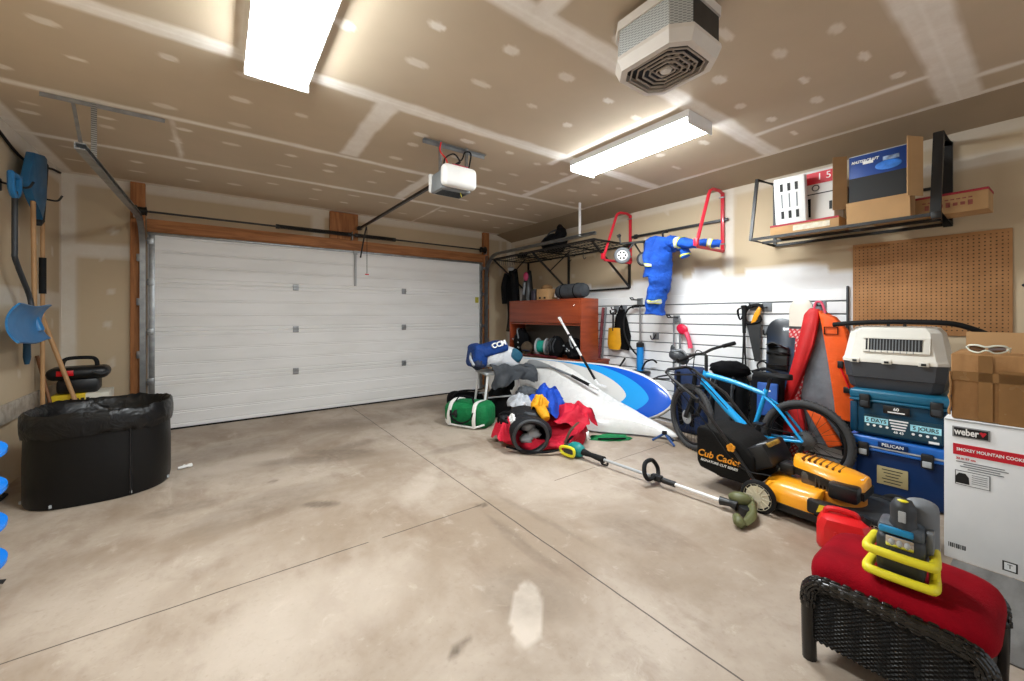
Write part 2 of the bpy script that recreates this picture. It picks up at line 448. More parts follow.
# the sectional garage door
d = struct(thing('door_1', 'white insulated sectional overhead garage door of four ribbed panels', 'garage door', (0, 6.15, 0)))
t = NT('door_enamel', '#d9d9d8', .45); t.col(t.mix(t.noise(2.2, 5, stretch=(.4, 1, 2)).ss(.35, .75), '#efefee', '#e4e4e2')); t.bump(t.noise(220, 2), .0006); M['door'] = t.m
for k in range(4):
    z0 = .012 + k * .572
    b = B()
    prof = [(.0, 0), (.0, .568)]
    # face with pressed horizontal ribs
    zs = []; H = .566
    for f, dy in ((0, .012), (.012, .0), (.07, 0), (.085, .006), (.1, 0), (.30, 0), (.318, .007), (.336, 0), (.355, .005), (.372, 0), (.60, 0), (.618, .007), (.636, 0), (.655, .005), (.672, 0), (.90, 0), (.915, .006), (.93, 0), (.988, 0), (1.0105, .012)):
        zs.append((dy - .0, z0 + f * H))
    a = [(-.665, y, z) for y, z in zs] + [(-.665, .05, z0 + H * 1.0105), (-.665, .05, z0)]
    b.loft([a, [(3.845, y, z) for _, y, z in a]])
    b.done('panel', M['door'], d, ang=25)
b = B()
for xx in (-.63, 3.81): b.box((xx, -.004, 1.15), (.055, .012, 2.27), bev=.003)
b.done('end_stile', M['galvanised'], d)
B().box((1.59, -.012, 2.287), (4.51, .03, .03), bev=.006).done('top_strut', M['galvanised'], d)
B().box((1.59, .01, .008), (4.51, .05, .016), bev=.005).done('bottom_seal', M['black_rubber'], d)
for k in range(1, 4):
    for xx in (.84, 2.37):
        z = .012 + k * .572
        b = B().box((xx, -.01, z + .022), (.07, .012, .04), bev=.003).box((xx, -.01, z - .022), (.07, .012, .04), bev=.003).cyl((xx - .035, -.018, z), (xx + .035, -.018, z), .009, n=8)
        b.done('hinge', M['galvanised'], d)
for xx, s in ((-.64, -1), (3.82, 1)):
    for z in (.06, .584, 1.156, 1.728, 2.2):
        b = B().box((xx, -.014, z), (.06, .02, .075), bev=.003).cyl((xx, -.03, z), (xx + s * .06, -.03, z), .007, n=8).cyl((xx + s * .045, -.03, z), (xx + s * .062, -.03, z), .024, n=14)
        b.done('roller_bracket', M['galvanised'], d)
B().box((3.73, -.004, 1.62), (.07, .004, .10)).done('warning_sticker', mat('sticker_yellow', '#b9b03a', .5, var=.2, vs=60), d)
B().box((3.745, -.01, 1.50), (.03, .012, .10), bev=.004).done('pull_handle', M['white_plastic'], d)
b = B().box((1.62, -.02, 2.03), (.03, .03, .5), bev=.003).box((1.62, -.03, 2.27), (.05, .03, .06), bev=.004)
b.done('opener_bracket', M['light_grey'], d)
# outside, behind the door, keeps the opening closed
# ------------------------------------------------------------------ light and camera
def emis(name, col, s):
    t = NT(name, col); t.b.inputs['Emission Color'].default_value = lin(col); t.b.inputs['Emission Strength'].default_value = s; return t.m
M['lamp'] = emis('lamp_diffuser', '#eef5f8', 43.)
for i, (cx, lab) in enumerate(((.285, 'wide ceiling light fixture in the left half of the ceiling, nearer the camera'), (2.93, 'long ceiling light fixture to the right, just beyond the box heater'))):
    f = thing('ceiling_light', lab, 'ceiling light', (cx, 2.19, ZC), group='white fluorescent ceiling fixtures')
    b = B().box((0, 0, -.014), (.335, 1.21, .026), bev=.004).box((-.165, 0, -.029), (.006, 1.21, .056)).box((.165, 0, -.029), (.006, 1.21, .056)); b.done('housing', M['white_paint'], f)
    prof = [(-.159, -.028), (-.159, -.06), (-.14, -.088), (-.1, -.1), (.1, -.1), (.14, -.088), (.159, -.06), (.159, -.028)]
    B().loft([[(px, -.6, pz) for px, pz in prof], [(px, .6, pz) for px, pz in prof]]).done('diffuser', M['lamp'], f, ang=60)
    for s in (-1, 1):
        B().box((0, s * .606, -.055), (.34, .012, .104), bev=.004).done('end_cap', M['white_paint'], f)
cam = bpy.data.cameras.new('camera'); co = bpy.data.objects.new('camera', cam); COL.objects.link(co)
co.location = (0, 0, 1.35); co.rotation_euler = (R(90), 0, R(-36.3))
cam.sensor_fit = 'HORIZONTAL'; cam.sensor_width = 36; cam.lens = 36 * 398 / 1024; cam.shift_y = -25.5 / 1024; cam.clip_start = .02
SC.camera = co
w = bpy.data.worlds.new('world'); SC.world = w; w.use_nodes = True
w.node_tree.nodes['Background'].inputs[0].default_value = (.9, .95, 1, 1); w.node_tree.nodes['Background'].inputs[1].default_value = .5
SC.view_settings.view_transform = 'Standard'; SC.view_settings.look = 'None'; SC.view_settings.gamma = 1; SC.view_settings.use_curve_mapping = False
SC.view_settings.exposure = 0.92
SC.cycles.use_denoising = True
SC.cycles.max_bounces = 10; SC.cycles.diffuse_bounces = 6; SC.cycles.sample_clamp_indirect = 6
# ------------------------------------------------------------------ ceiling: box heater
h = thing('ceiling_heater', 'beige boxy electric heater with chamfered corners and a slotted grille hung on the ceiling', 'heater', (1.80, 1.15, ZC - .045))
mk('heater_beige', '#d8d0c6', .45, var=.03)
t = NT('perforated_sheet', '#b9bcba', .5, metal=.3)
x, y, z = t.xyz()
hx = ((x + y * .41) * 420).sin() * ((z) * 520).sin()
t.col(t.mix(hx.gt(.1) * .6, '#c3c6c4', '#5c605f')); M['perforated'] = t.m
def octo(w, l, c, z): return [(-w, -l + c, z), (-w + c, -l, z), (w - c, -l, z), (w, -l + c, z), (w, l - c, z), (w - c, l, z), (-w + c, l, z), (-w, l - c, z)]
B().loft([octo(.195, .215, .075, 0), octo(.195, .215, .075, -.045)]).done('top_frame', M['heater_beige'], h, ang=20)
b = B()
b.loft([octo(.186, .206, .072, -.04), octo(.186, .206, .072, -.18)]); b.done('mesh_panel', M['perforated'], h, ang=20)
b = B(); b.box((0, -.2055, -.11), (.225, .004, .125)); b.done('dark_side_panel', M['dark_steel'], h)
b = B()
o1 = [octo(.195, .215, .075, -.175), octo(.197, .217, .076, -.195), octo(.178, .198, .068, -.245), octo(.15, .17, .055, -.247), octo(.15, .17, .055, -.2)]
b.loft(o1); b.done('bottom_casing', M['heater_beige'], h, ang=20)
b = B()
for k in range(5):
    w, l = .138 - k * .026, .158 - k * .029
    b.tube([(px, py, -.243) for px, py, _ in octo(w, l, min(w, l) * .45, 0)], .0055, 6, closed=True)
for a in (-.06, -.02, .02, .06): b.cyl((a, -.12, -.236), (a, -.02, -.236), .004, n=6)
for a in (-.1, -.07, -.04): b.cyl((-.1, a, -.236), (.1, a, -.236), .004, n=6)
b.cyl((-.1, .05, -.236), (.1, .05, -.236), .004, n=6)
b.done('grille', mat('grille_taupe', '#a3988d', .45), h)
B().lathe([(.0, -.244), (.025, -.248), (.03, -.24), (.0, -.238)], n=16).done('grille_centre', M['heater_beige'], h)
B().box((0, 0, -.205), (.30, .34, .012)).done('dark_interior', M['black_steel'], h)
B().box((-.166, -.03, -.216), (.012, .035, .012), rot=(0, -28, 0), bev=.002).done('thermostat_knob', M['dark_grey_plastic'], h)

B().box((0, 0, .012), (.2, .2, .07)).done('ceiling_bracket', M['galvanised'], h)
# ------------------------------------------------------------------ opener
h = thing('garage_door_opener', 'white and grey ceiling motor unit with a black rail running to the garage door', 'garage door opener', (1.67, 3.14, 2.555))
B().box((0, .06, -.035), (.30, .22, .17), bev=.02, taper=.94).done('motor_body', mat('opener_grey', '#7d8183', .45), h)
b = B().box((.0, -.09, -.015), (.33, .10, .19), bev=.045, seg=4); b.done('front_lens_cover', M['white_plastic'], h)
B().box((0, .185, -.02), (.31, .035, .17), bev=.015).done('rear_cover', M['white_plastic'], h)
b = B()
for k in range(5): b.box((0, .0 + k * .03, -.122), (.24, .014, .008))
b.done('bottom_vents', M['dark_grey_plastic'], h)
B().box((.02, -.05, .088), (.16, .07, .02), bev=.004).done('red_top_plate', mat('magenta_plastic', '#a8123f', .4), h)
B().tube([(0, .15, .055), (0, 2.9, .075)], .02, 4, up=(0, 0, 1)).done('rail', mat('opener_rail', '#221d1b', .4, metal=.3), h)
b = B().box((0, 2.94, .08), (.06, .10, .05), bev=.006).tube([(0, 2.6, .04), (0, 2.66, -.02), (0, 2.86, -.30), (0, 2.9, -.36)], .011, 6)
b.done('door_arm', M['dark_steel'], h)
b = B().cyl((.012, 2.62, .05), (.012, 2.62, -.62), .004, n=6); b.done('release_cord', M['black_ink'], h)
B().box((.012, 2.62, -.63), (.055, .012, .016), bev=.004).done('release_handle', M['red_plastic'], h)
for sx, y0 in ((-.13, .02), (.13, .02)):
    B().box((sx, y0, .175), (.004, .032, .27)).box((sx + .008, y0 - .014, .175), (.016, .003, .27)).done('hanger_strap', M['galvanised'], h)
b = B().box((.03, .02, .29), (.62, .034, .004)).box((.03, .036, .275), (.62, .003, .03)); b.done('ceiling_angle', M['galvanised'], h)
b = B().tube([(-.1, .0, .09), (-.1, -.03, .15), (-.02, -.04, .2), (.05, -.02, .15), (.0, -.03, .12), (.07, -.02, .18), (.1, -.02, .25), (.16, -.02, .25), (.15, 0, .12)], .007, 6, sm=6)
b.done('power_cord', M['black_rubber'], h)
B().tube([(-.135, -.02, .28), (-.15, -.03, .2), (-.10, -.03, .15), (-.07, -.03, .09)], .006, 6, sm=5).done('red_wire', M['red_plastic'], h)
B().tube([(.05, -.02, -.11), (.06, -.03, -.16)], .003, 5).done('antenna_wire', M['yellow_plastic'], h)

# torsion spring
h = thing('torsion_spring_shaft', 'long steel torsion shaft with a dark coil spring over the garage door', 'spring', (1.6, 6.07, 2.52))
B().cyl((-2.37, 0, 0), (2.3, 0, 0), .0125, n=10).done('shaft', M['dark_steel'], h)
b = B()
for a0, a1 in ((-.97, -.09), (.03, .57)):
    n = int((a1 - a0) / .009)
    b.tube([(a0 + (a1 - a0) * k / (n * 6), .026 * math.cos(2 * PI * k / 6), .026 * math.sin(2 * PI * k / 6)) for k in range(n * 6)], .0042, 4)
b.done('coil_spring', M['black_steel'], h)
for a in (-.985, -.08, .02, .585): B().cyl((a - .02, 0, 0), (a + .02, 0, 0), .03, n=14).done('spring_cone', M['dark_steel'], h)
for s in (-1, 1):
    B().lathe([(.02, -.05), (.05, -.045), (.045, -.03), (.045, .03), (.06, .035), (.06, .05), (.02, .05)], (2.21 if s > 0 else -2.31, 0, 0), (s, 0, 0), 18).done('cable_drum', M['black_steel'], h)
    B().box((2.28 if s > 0 else -2.37, .03, -.02), (.012, .10, .11), bev=.003).done('end_bearing_plate', M['galvanised'], h)
B().box((-.03, .05, -.01), (.012, .09, .12), bev=.003).done('centre_bracket', M['galvanised'], h)

# door tracks
def track(name, lab, x, s, yend, zend):
    h = thing(name, lab, 'track', (x, 6.1, 0), group=None)
    prof = [(-.025, -.02), (.025, -.02), (.025, -.014), (-.019, -.014), (-.019, .014), (.025, .014), (.025, .02), (-.025, .02)]
    path = [V(0, 0, .02), V(0, 0, 2.02)]
    for k in range(1, 9):
        a = PI / 2 * k / 8; path.append(V(0, -.36 * (1 - math.cos(a)), 2.02 + .40 * math.sin(a)))
    path.append(V(0, yend - 6.1, zend))
    secs = []
    for i, p in enumerate(path):
        d = (path[min(i + 1, len(path) - 1)] - path[max(i - 1, 0)]).normalized(); nrm = V(1, 0, 0).cross(d)
        secs.append([p + V(1, 0, 0) * (-s * px) + nrm * py for px, py in prof])
    B().loft(secs).done('rail', M['galvanised'], h, ang=30)
    for z in (.25, .9, 1.5, 2.0): B().box((s * .03, .035, z), (.05, .06, .08), bev=.003).done('wall_bracket', M['galvanised'], h)
    b = B().box((s * .02, .02, 2.28), (.004, .09, .30)); b.done('flag_bracket', M['galvanised'], h)
    return h
t = NT('perforated_angle', '#9da0a0', .35, metal=.85)
x, y, z = t.xyz(); t.col(t.mix(((z * 420).sin().gt(.5)) * (x * 1).abs().lt(.5) * .8, '#a8abab', '#3d3d3d')); M['angle'] = t.m
h = track('garage_door_track', 'galvanised garage door track at the left, with its ceiling hanger in view', -.70, -1, 3.58, 2.40)
b = B().box((-.02, -2.06, 2.625), (.03, .003, .46)).box((-.034, -2.045, 2.625), (.003, .03, .46)); b.done('hanger_strap', M['angle'], h)
b = B().tube([(-.02, -2.38, 2.44), (-.13, -2.03, 2.85)], .014, 4, flat=(1, .2)); b.done('hanger_brace', M['galvanised'], h)
b = B().box((.04, -2.035, 2.855), (.64, .034, .004)).box((.04, -2.052, 2.842), (.64, .003, .03)); b.done('ceiling_angle', M['galvanised'], h)
h = track('garage_door_track', 'galvanised garage door track at the right, running over the black wire shelf', 3.90, 1, 3.50, 2.41)
b = B().box((.0, -2.33, 2.635), (.045, .003, .45)).box((.022, -2.315, 2.635), (.003, .03, .45)); b.done('hanger_strap', M['white_paint'], h)

# ------------------------------------------------------------------ left wall
b = B().tube([(X0 + .03, 4.2, 2.80), (X0 + .02, 4.6, 2.74), (X0 + .02, 5.1, 2.66), (X0 + .015, 5.6, 2.74), (X0 + .012, 5.9, 2.80), (X0 + .012, 6.12, 2.83)], .011, 8, sm=6)
tag(b.done('cable', M['black_rubber']), 'black cable sagging along the top of the left wall', 'cable')
blue = mk('shovel_blue', '#1f6fa6', .35, var=.08)
mk('wood_handle', '#b98f62', .6, var=.12, vs=5); mk('wood_dark', '#7d5230', .6, var=.15, vs=5)
h = thing('snow_shovel', 'blue snow shovel with a bent grey shaft hanging blade down on the left wall', 'shovel', (-1.24, 4.76, 1.3))
B().tube([(0, -.14, .98), (-.0, -.14, .9), (0, -.14, .55), (.0, -.12, .46), (0, .13, .22), (.01, .15, .12), (.03, .15, 0.02)], .017, 10, sm=4).done('shaft', M['dark_grey_plastic'], h)
b = B().tube([(0, -.21, 1.1), (0, -.2, .99), (0, -.14, .94), (0, -.08, .99), (0, -.07, 1.1)], .02, 8, sm=4).cyl((0, -.215, 1.1), (0, -.065, 1.1), .019).done('grip', blue, h)
def bl(u, v):   # scooped blade
    a = -.9 + 1.75 * v; yy = -.50 + .66 * u
    return (.03 + .17 * (1 - math.cos(a)) - .0, yy + .08, -.02 - .19 * math.sin(a) * 1.0 + .01 * math.cos(u * PI * 2))
B().sheet(bl, 16, 14, .012).done('blade', blue, h)
B().cyl((.0, .15, .1), (.05, .15, -.08), .03, .035).done('socket', blue, h)
h = thing('push_broom', 'push broom hung head up on the left wall, blue head with dark bristles', 'broom', (-1.24, 5.06, 1.26))
b = B().prism([(-.26, 1.14), (-.12, 1.42), (.12, 1.47), (.18, 1.46), (.17, 1.1), (.07, .90), (-.0, .98), (-.12, 1.04)], .05, Matrix(((0, 0, 1, -.03), (1, 0, 0, 0), (0, 1, 0, 0), (0, 0, 0, 1))), bev=.008)
b.done('head', mat('broom_blue', '#1f5f88', .45, var=.15), h)
b = B().prism([(.13, 1.44), (.24, 1.42), (.14, .9), (.06, .85)], .04, Matrix(((0, 0, 1, -.026), (1, 0, 0, 0), (0, 1, 0, 0), (0, 0, 0, 1))))
b.done('bristles', mat('bristles', '#2b2d31', .9, var=.3, vs=60, bump=.004), h)
B().cyl((0, -.08, 1.1), (.02, -.12, 0), .0155, n=10).done('handle', M['wood_handle'], h)
h = thing('long_handled_tool', 'light wooden pole with a black foam grip standing against the left wall', 'tool', (-1.27, 5.33, .0))
B().cyl((0, 0, .1), (0, 0, 2.38), .015, n=10).done('handle', M['wood_handle'], h)
B().cyl((0, 0, 1.54), (0, 0, 1.86), .023, n=12).done('foam_grip', M['black_rubber'], h)
b = B().box((0, 0, .09), (.03, .36, .022), bev=.004)
for k in range(12): b.cyl((0, -.165 + k * .03, .085), (.03, -.165 + k * .03, .01), .005, .003, 6)
b.done('rake_head', M['dark_steel'], h)
h = thing('hanging_tool', 'short tool with a dark teal rubber grip hanging below the blue scoop', 'hand tool', (-1.29, 5.05, 1.0))
B().tube([(0, 0, -.06), (0, 0, 0), (0, 0, .12), (0, 0, .2)], [.014, .024, .022, .017], 10, sm=3).done('grip', mat('teal_grip', '#12405a', .6), h)
B().cyl((0, 0, .18), (-.01, 0, .42), .012).done('shaft', M['dark_steel'], h)
for yy, z, lab in ((4.72, 2.34, 'black wall hook carrying the blue snow shovel'), (5.42, 2.40, 'black wall hook to the right of the blue broom head')):
    h = thing('tool_hook', lab, 'hook', (X0, yy, z), group='hooks on the left wall')
    B().box((.008, 0, 0), (.014, .05, .09), bev=.004).done('plate', M['black_steel'], h)
    B().tube([(.0, 0, .02), (.09, 0, -.0), (.15, 0, -.0), (.18, .0, .05)], .008, 8, sm=5).done('prong', M['black_steel'], h)
# auger at the left edge
h = thing('ice_auger', 'bright blue spiral auger standing at the left edge of the photo', 'auger', (-.965, 3.07, 0))
mk('auger_blue', '#0f78d8', .25, coat=.4)
B().cyl((0, 0, .05), (0, 0, 1.0), .02, n=12).done('shaft', M['auger_blue'], h)
def hx(u, v):
    a = u * 2 * PI * 3.6 - 2.0; r = .02 + .095 * v
    return (r * math.cos(a), r * math.sin(a), .07 + u * .65)
B().sheet(hx, 150, 4, .016).done('flighting', M['auger_blue'], h)
b = B().box((.055, 0, .045), (.11, .035, .006), rot=(0, 12, 0)).box((-.055, 0, .045), (.11, .035, .006), rot=(0, -12, 0)).cyl((0, 0, .07), (0, 0, .004), .012, .003)
b.done('blade', M['dark_steel'], h)
b = B().tube([(0, 0, 1.0), (0, .12, 1.02), (0, .14, 1.15), (0, 0, 1.2)], .014, 8, sm=5); b.done('crank', M['black_steel'], h)

# black bin
h = thing('yard_waste_bin', 'half-round black plastic bin with a black bag folded over its rim by the left wall', 'bin', (-.735, 4.42, 0))
t = NT('black_sheet', '#0a0a0b', .45, spec=.3); t.bump(t.noise(5, 4), .006); M['black_sheet'] = t.m
def foot(a, k=1.):
    x = math.cos(a); y = math.sin(a)
    sx = .40; sy = .36 if y < 0 else .40
    e = .78
    return (math.copysign(abs(x) ** e, x) * sx * k, math.copysign(abs(y) ** e, y) * sy * k)
prof = [(.98, .004), (1., .03), (1., .3), (.985, .55), (.98, .6)]
secs = []
for kk, zz in prof + [(.94, .6), (.94, .05), (.2, .04)]:
    secs.append([(*foot(2 * PI * k / 56, kk), zz) for k in range(56)])
B().loft(secs).done('body', M['black_sheet'], h)
b = B(); x, y = foot(-PI / 2 + .42, 1.004); b.tube([(x, y, .02), (x, y, .55)], .012, 6, flat=(1, .6)); b.done('seam', M['black_plastic'], h)
for a in (-2.9, -2.0, -PI / 2 + .42, -.25):
    x, y = foot(a, 1.01); B().box((x, y, .03), (.014, .014, .022), bev=.003).done('rivet', M['light_grey'], h)
t = NT('bin_bag', '#0b0b0c', .38, spec=.4); t.bump(t.noise(9, 3, .5, dist=.8), .03, .6); M['bin_bag'] = t.m
prof = [(1.0, .50), (1.025, .49), (1.04, .53), (1.04, .585), (1.03, .635), (.99, .655), (.93, .63), (.9, .56), (.87, .52), (.6, .50), (.1, .49)]
secs = []
for i, (kk, zz) in enumerate(prof):
    sec = []
    for k in range(96):
        a = 2 * PI * k / 96; w = .5 * noise.noise(V(math.cos(a) * 3, math.sin(a) * 3, i * .35)); w2 = .8 * noise.noise(V(math.cos(a) * 12, math.sin(a) * 12, i * .7))
        x, y = foot(a, kk + .022 * w + .012 * w2); sec.append((x, y, zz + (.03 * w + .015 * w2) * (1.4 if i in (0, 1) else 1) - .03 * math.sin(a) * 0))
    secs.append(sec)
B().loft(secs, cap=True).done('bag', M['bin_bag'], h, ang=80)
g = random.Random(3)
lf = B(); lf.mi = 0
for k in range(70):
    a = g.uniform(0, 2 * PI); q = g.uniform(0, .62) ; x, y = foot(a, q); s = g.uniform(.02, .05); r = g.uniform(0, 360)
    lf.box((x, y, .515 + g.uniform(0, .02)), (s, s * .6, .003), rot=(g.uniform(-30, 30), g.uniform(-30, 30), r))
o = tag(lf.done('dead_leaves', mat('dead_leaves', '#a8571f', .8, var=.45, vs=25)), 'orange-brown dead leaves lying in the black bin', 'leaves', kind='stuff', loc=(-.735, 4.42, 0))
b = B().cyl((-.93, 5.32, .03), (-1.33, 5.54, 1.36), .017, n=12)
tag(b.done('wooden_pole', M['wood_handle']), 'long light wooden tool handle leaning on the left wall behind the black bin', 'pole')
b = B().cyl((-1.12, 5.30, .03), (-1.335, 5.46, .98), .013, n=12)
tag(b.done('wooden_pole', M['wood_dark']), 'darker thin tool handle beside the light wooden one behind the black bin', 'pole')
h = thing('pipe_fitting', 'short white plastic pipe fitting on the floor right of the black bin', 'pipe', (-.255, 4.52, .018), (0, 0, 20))
B().cyl((-.04, 0, 0), (.03, 0, 0), .012, n=12).cyl((.03, 0, 0), (.06, 0, 0), .017, n=12).cyl((.012, 0, 0), (.012, .03, 0), .012, n=12).done('body', M['white_plastic'], h)
b = B().cyl((-1.31, 3.2, .02), (-1.28, 4.6, .018), .016, n=8)
tag(b.done('black_rod', M['black_rubber']), 'thin dark rod lying on the floor along the left wall', 'rod')

# corner stack
h = thing('storage_box', 'tan cardboard box in the far left corner under the yellow box', 'box', (-1.07, 5.66, 0))
B().box((0, 0, .245), (.40, .36, .488), bev=.004).done('carton', M['card_dark'], h)
B().box((0, -.182, .40), (.40, .003, .06)).done('tape', mat('tape', '#c2a377', .4), h)
h = thing('parts_box', 'yellow and white box under the black tool case in the corner', 'box', (-1.07, 5.64, .49), (0, 0, 3))
t = NT('yellow_box', '#e0c322', .5); x, y, z = t.xyz(); t.col(t.mix((x * 1).gt(.03), '#e2c224', '#d9d6c8')); 
B().box((0, 0, .055), (.38, .34, .11), bev=.004).done('carton', t.m, h)
b = B()
for k in range(4): b.box((-.06 + k * .035, -.172, .06), (.022, .004, .03))
b.done('dark_print', M['black_ink'], h)
h = thing('power_tool_case', 'black tool case with a carry handle and red badge on the yellow box', 'tool case', (-1.10, 5.64, .6005), (0, 0, 4))
b = B().box((0, 0, .07), (.28, .26, .14), bev=.03).box((.0, -.01, .19), (.42, .27, .12), bev=.055, seg=4); b.done('body', M['black_plastic'], h)
b = B().tube([(-.12, 0, .23), (-.11, 0, .30), (-.07, 0, .33), (.07, 0, .33), (.11, 0, .30), (.12, 0, .23)], .018, 8, sm=4); b.done('carry_handle', M['black_rubber'], h)
B().box((-.08, -.146, .2), (.11, .01, .05), bev=.003).done('red_badge', M['red_plastic'], h)
B().tube([(.1, -.14, .2), (.16, -.15, .18), (.2, -.12, .2)], .014, 8, sm=4).done('hose_port', M['dark_grey_plastic'], h)
# ------------------------------------------------------------------ slat wall on the right
mk('slat_white', '#ececec', .4, var=.02)
h = struct(thing('trim_6', 'white grooved slat panels on the right wall', 'slat wall', (X1, 0, 0)))
SP = .1195
for k in range(13):
    z1 = 1.592 - k * SP; z0 = max(.03, z1 - SP + .0125)
    B().box((-.0135, 2.98, (z0 + z1) / 2), (.019, 3.76, z1 - z0), bev=.003, seg=1).done('slat', M['slat_white'], h)
B().box((-.002, 2.98, .81), (.004, 3.76, 1.56)).done('backing', M['grey_plastic'], h)
B().box((-.014, 1.094, .81), (.03, .014, 1.60), bev=.003).done('end_cap', M['dark_grey_plastic'], h)
XS = X1 - .024       # front of the slats
# pegboard
t = NT('pegboard', '#a9784a', .75)
x, y, z = t.xyz()
fy = (y / .0274).frac() - .5; fz = (z / .0274).frac() - .5
d2 = fy * fy + fz * fz
hole = d2.lt(.030)
edge = t.math('LESS_THAN', (y).abs(), .425) * (z - .39).abs().lt(.365)
c = t.mix(t.noise(5, 4).ss(.3, .7), '#b07f50', '#9f7043')
t.col(t.mix(hole * edge * .9, c, '#2a1c10')); t.bump(hole * edge * -1., .003); 
o = B().box((.0, 0, .39), (.012, .885, .78), bev=.002).done('pegboard', t.m)
tag(o, 'brown perforated pegboard panel screwed to the right wall', 'pegboard', loc=(X1 - .0085, .615, 1.19))
h = tag(B().ell((0, 0, 0), (.006, .012, .012)).done('coat_peg', M['black_plastic']), 'small black peg on the wall right of the pegboard', 'peg', loc=(X1 - .002, .122, 1.56))

# black upper rack
h = thing('storage_rack', 'black steel rack with slanted ends high on the right wall holding boxes', 'rack', (X1, 1.08, 2.05))
for s in (-1, 1):
    yy = s * .595
    pts = [(-.012, yy, .62), (-.40, yy, .575), (-.43, yy, .55), (-.555, yy, .03), (-.53, yy, .0), (-.012, yy, 0)]
    w = .024 if s > 0 else .05
    B().tube([(-.012, yy, 0), (-.012, yy, .62), (-.42, yy, .585), (-.555, yy, 0.0)], w * .75, 4, closed=True, up=(0, 1, 0)).done('end_frame', M['black_steel'], h, ang=30)
for xx, z in ((-.555, 0), (-.30, 0.0), (-.03, 0)):
    B().tube([(xx, -.595, z), (xx, .595, z)], .016, 4, up=(0, 0, 1)).done('rail', M['black_steel'], h, ang=30)
B().tube([(-.015, -.595, .3), (-.015, .595, .3)], .014, 4).done('back_rail', M['black_steel'], h, ang=30)
B().box((-.56, -.60, -.01), (.05, .05, .05), bev=.006).done('corner_joint', M['black_steel'], h)
def carton(name, lab, c, s, rz=0, m='card', red=True, cat='box', group=None):
    h = thing(name, lab, cat, c, (0, 0, rz), group)
    B().box((0, 0, s[2] / 2), s, bev=.003).done('carton', M[m], h); return h
zr = 2.067
h = carton('long_box', 'long flat box with a red stripe, right end on the upper black rack', (4.27, .555, zr), (.22, .60, .145), -2)
mk('stripe_red', '#9c2230', .7); mk('box_print', '#8d4a3e', .7, var=.2, vs=60)
b = B().box((-.1115, 0, .137), (.002, .60, .016)).box((0, -.3015, .137), (.22, .002, .016)); b.done('red_stripe', M['stripe_red'], h)
b = B()
for k in range(7): b.box((-.1115, -.22 + k * .035, .06), (.002, .022, .022 if k % 3 else .035))
for k in range(9): b.box((-.1115, -.22 + k * .028, .095), (.002, .018, .008))
b.done('print', M['box_print'], h)
h = carton('long_box', 'long flat box with a red stripe under the white box on the upper rack', (4.17, 1.28, zr), (.26, .50, .09), 0)
b = B().box((-.1315, 0, .083), (.002, .50, .016)); b.done('red_stripe', M['stripe_red'], h)
B().box((-.1315, -.06, .042), (.002, .26, .045)).done('label', mat('pale_label', '#cfc3ae', .7, var=.15, vs=30), h)
# white and red appliance box
h = thing('appliance_box', 'white box with a red printed top stripe on the left end of the upper rack', 'box', (4.26, 1.275, zr + .091), (0, 0, 0))
B().box((.0, 0, .22), (.24, .38, .44), bev=.004).done('carton', mat('white_card', '#dedcd8', .6, var=.03), h)
B().box((-.122, -.06, .37), (.003, .25, .10)).done('red_panel', M['red_ink'], h)
B().box((-.122, -.05, .235), (.003, .27, .008)).done('dark_fold', M['black_ink'], h)
B().box((-.122, -.165, .12), (.003, .02, .07)).done('black_print', M['black_ink'], h)
B().torus((-.123, -.06, .285), (1, 0, 0), .024, .004, 18, 6).done('round_print', M['dark_grey_plastic'], h)
B().box((-.1215, .01, .12), (.003, .07, .16)).done('dark_opening', M['black_cloth'], h)
text('red_lettering', '1 5', .08, M['white_ink'], h, (-.1245, -.12, .375), FACE_W)
# packaging tray in front
h = thing('foam_tray', 'white slotted packaging tray standing tilted before the white box', 'tray', (4.075, 1.37, zr + .093), (0, -9, 4))
B().box((0, 0, .20), (.08, .23, .40), bev=.012).done('tray', mat('white_foam', '#e4e4e2', .7, var=.02), h)
for k in range(3):
    yy = .055 - k * .055
    for z in (.315, .08): B().box((-.041, yy, z), (.003, .022, .065)).done('slot', M['black_ink'], h)
    B().box((-.041, yy, .20), (.002, .01, .12)).done('print', M['grey_plastic'], h)
# open carton with a blue box
h = thing('open_carton', 'open cardboard carton with flaps out at the middle of the upper rack', 'box', (4.08, .79, zr), (0, 0, 0))
W, D, Hh = .15, .36, .30
b = B()
b.box((W / 2 - .002, 0, Hh / 2 + .01), (.005, D, Hh + .02)).box((-.0, D / 2, Hh / 2), (W, .005, Hh)).box((0, -D / 2, Hh / 2), (W, .005, Hh)).box((0, 0, .004), (W, D, .006))
b.done('carton', M['card'], h)
B().box((-W / 2 - .012, 0, .075), (.006, D, .17), rot=(0, -8, 0)).done('front_flap', M['card'], h)
B().box((-W / 2 - .05, -D / 2 - .03, .335), (.006, .13, .42), rot=(0, 0, 62)).done('side_flap', M['card'], h)
B().box((-W / 2 - .03, D / 2 + .038, .33), (.006, .095, .42), rot=(0, 0, 38)).done('side_flap', M['card_dark'], h)
h = thing('retail_box', 'blue printed retail box sitting inside the open cardboard carton', 'box', (4.08, .79, zr + .012), (0, 0, 0))
B().box((-.0, 0, .26), (.13, .34, .50), bev=.003).done('carton', mat('box_blue', '#123f8c', .45, var=.2, vs=3), h)
B().box((-.0665, 0, .18), (.004, .338, .32)).done('dark_lower_panel', M['black_ink'], h)
B().ell((-.0675, -.06, .395), (.003, .075, .035), 20, 8).done('picture', mat('box_picture', '#2f78d6', .4, var=.3, vs=12), h)
B().box((-.0675, -.075, .445), (.004, .09, .03), bev=.001).done('picture', mat('box_picture_grey', '#7f96b5', .4, var=.5, vs=30), h)
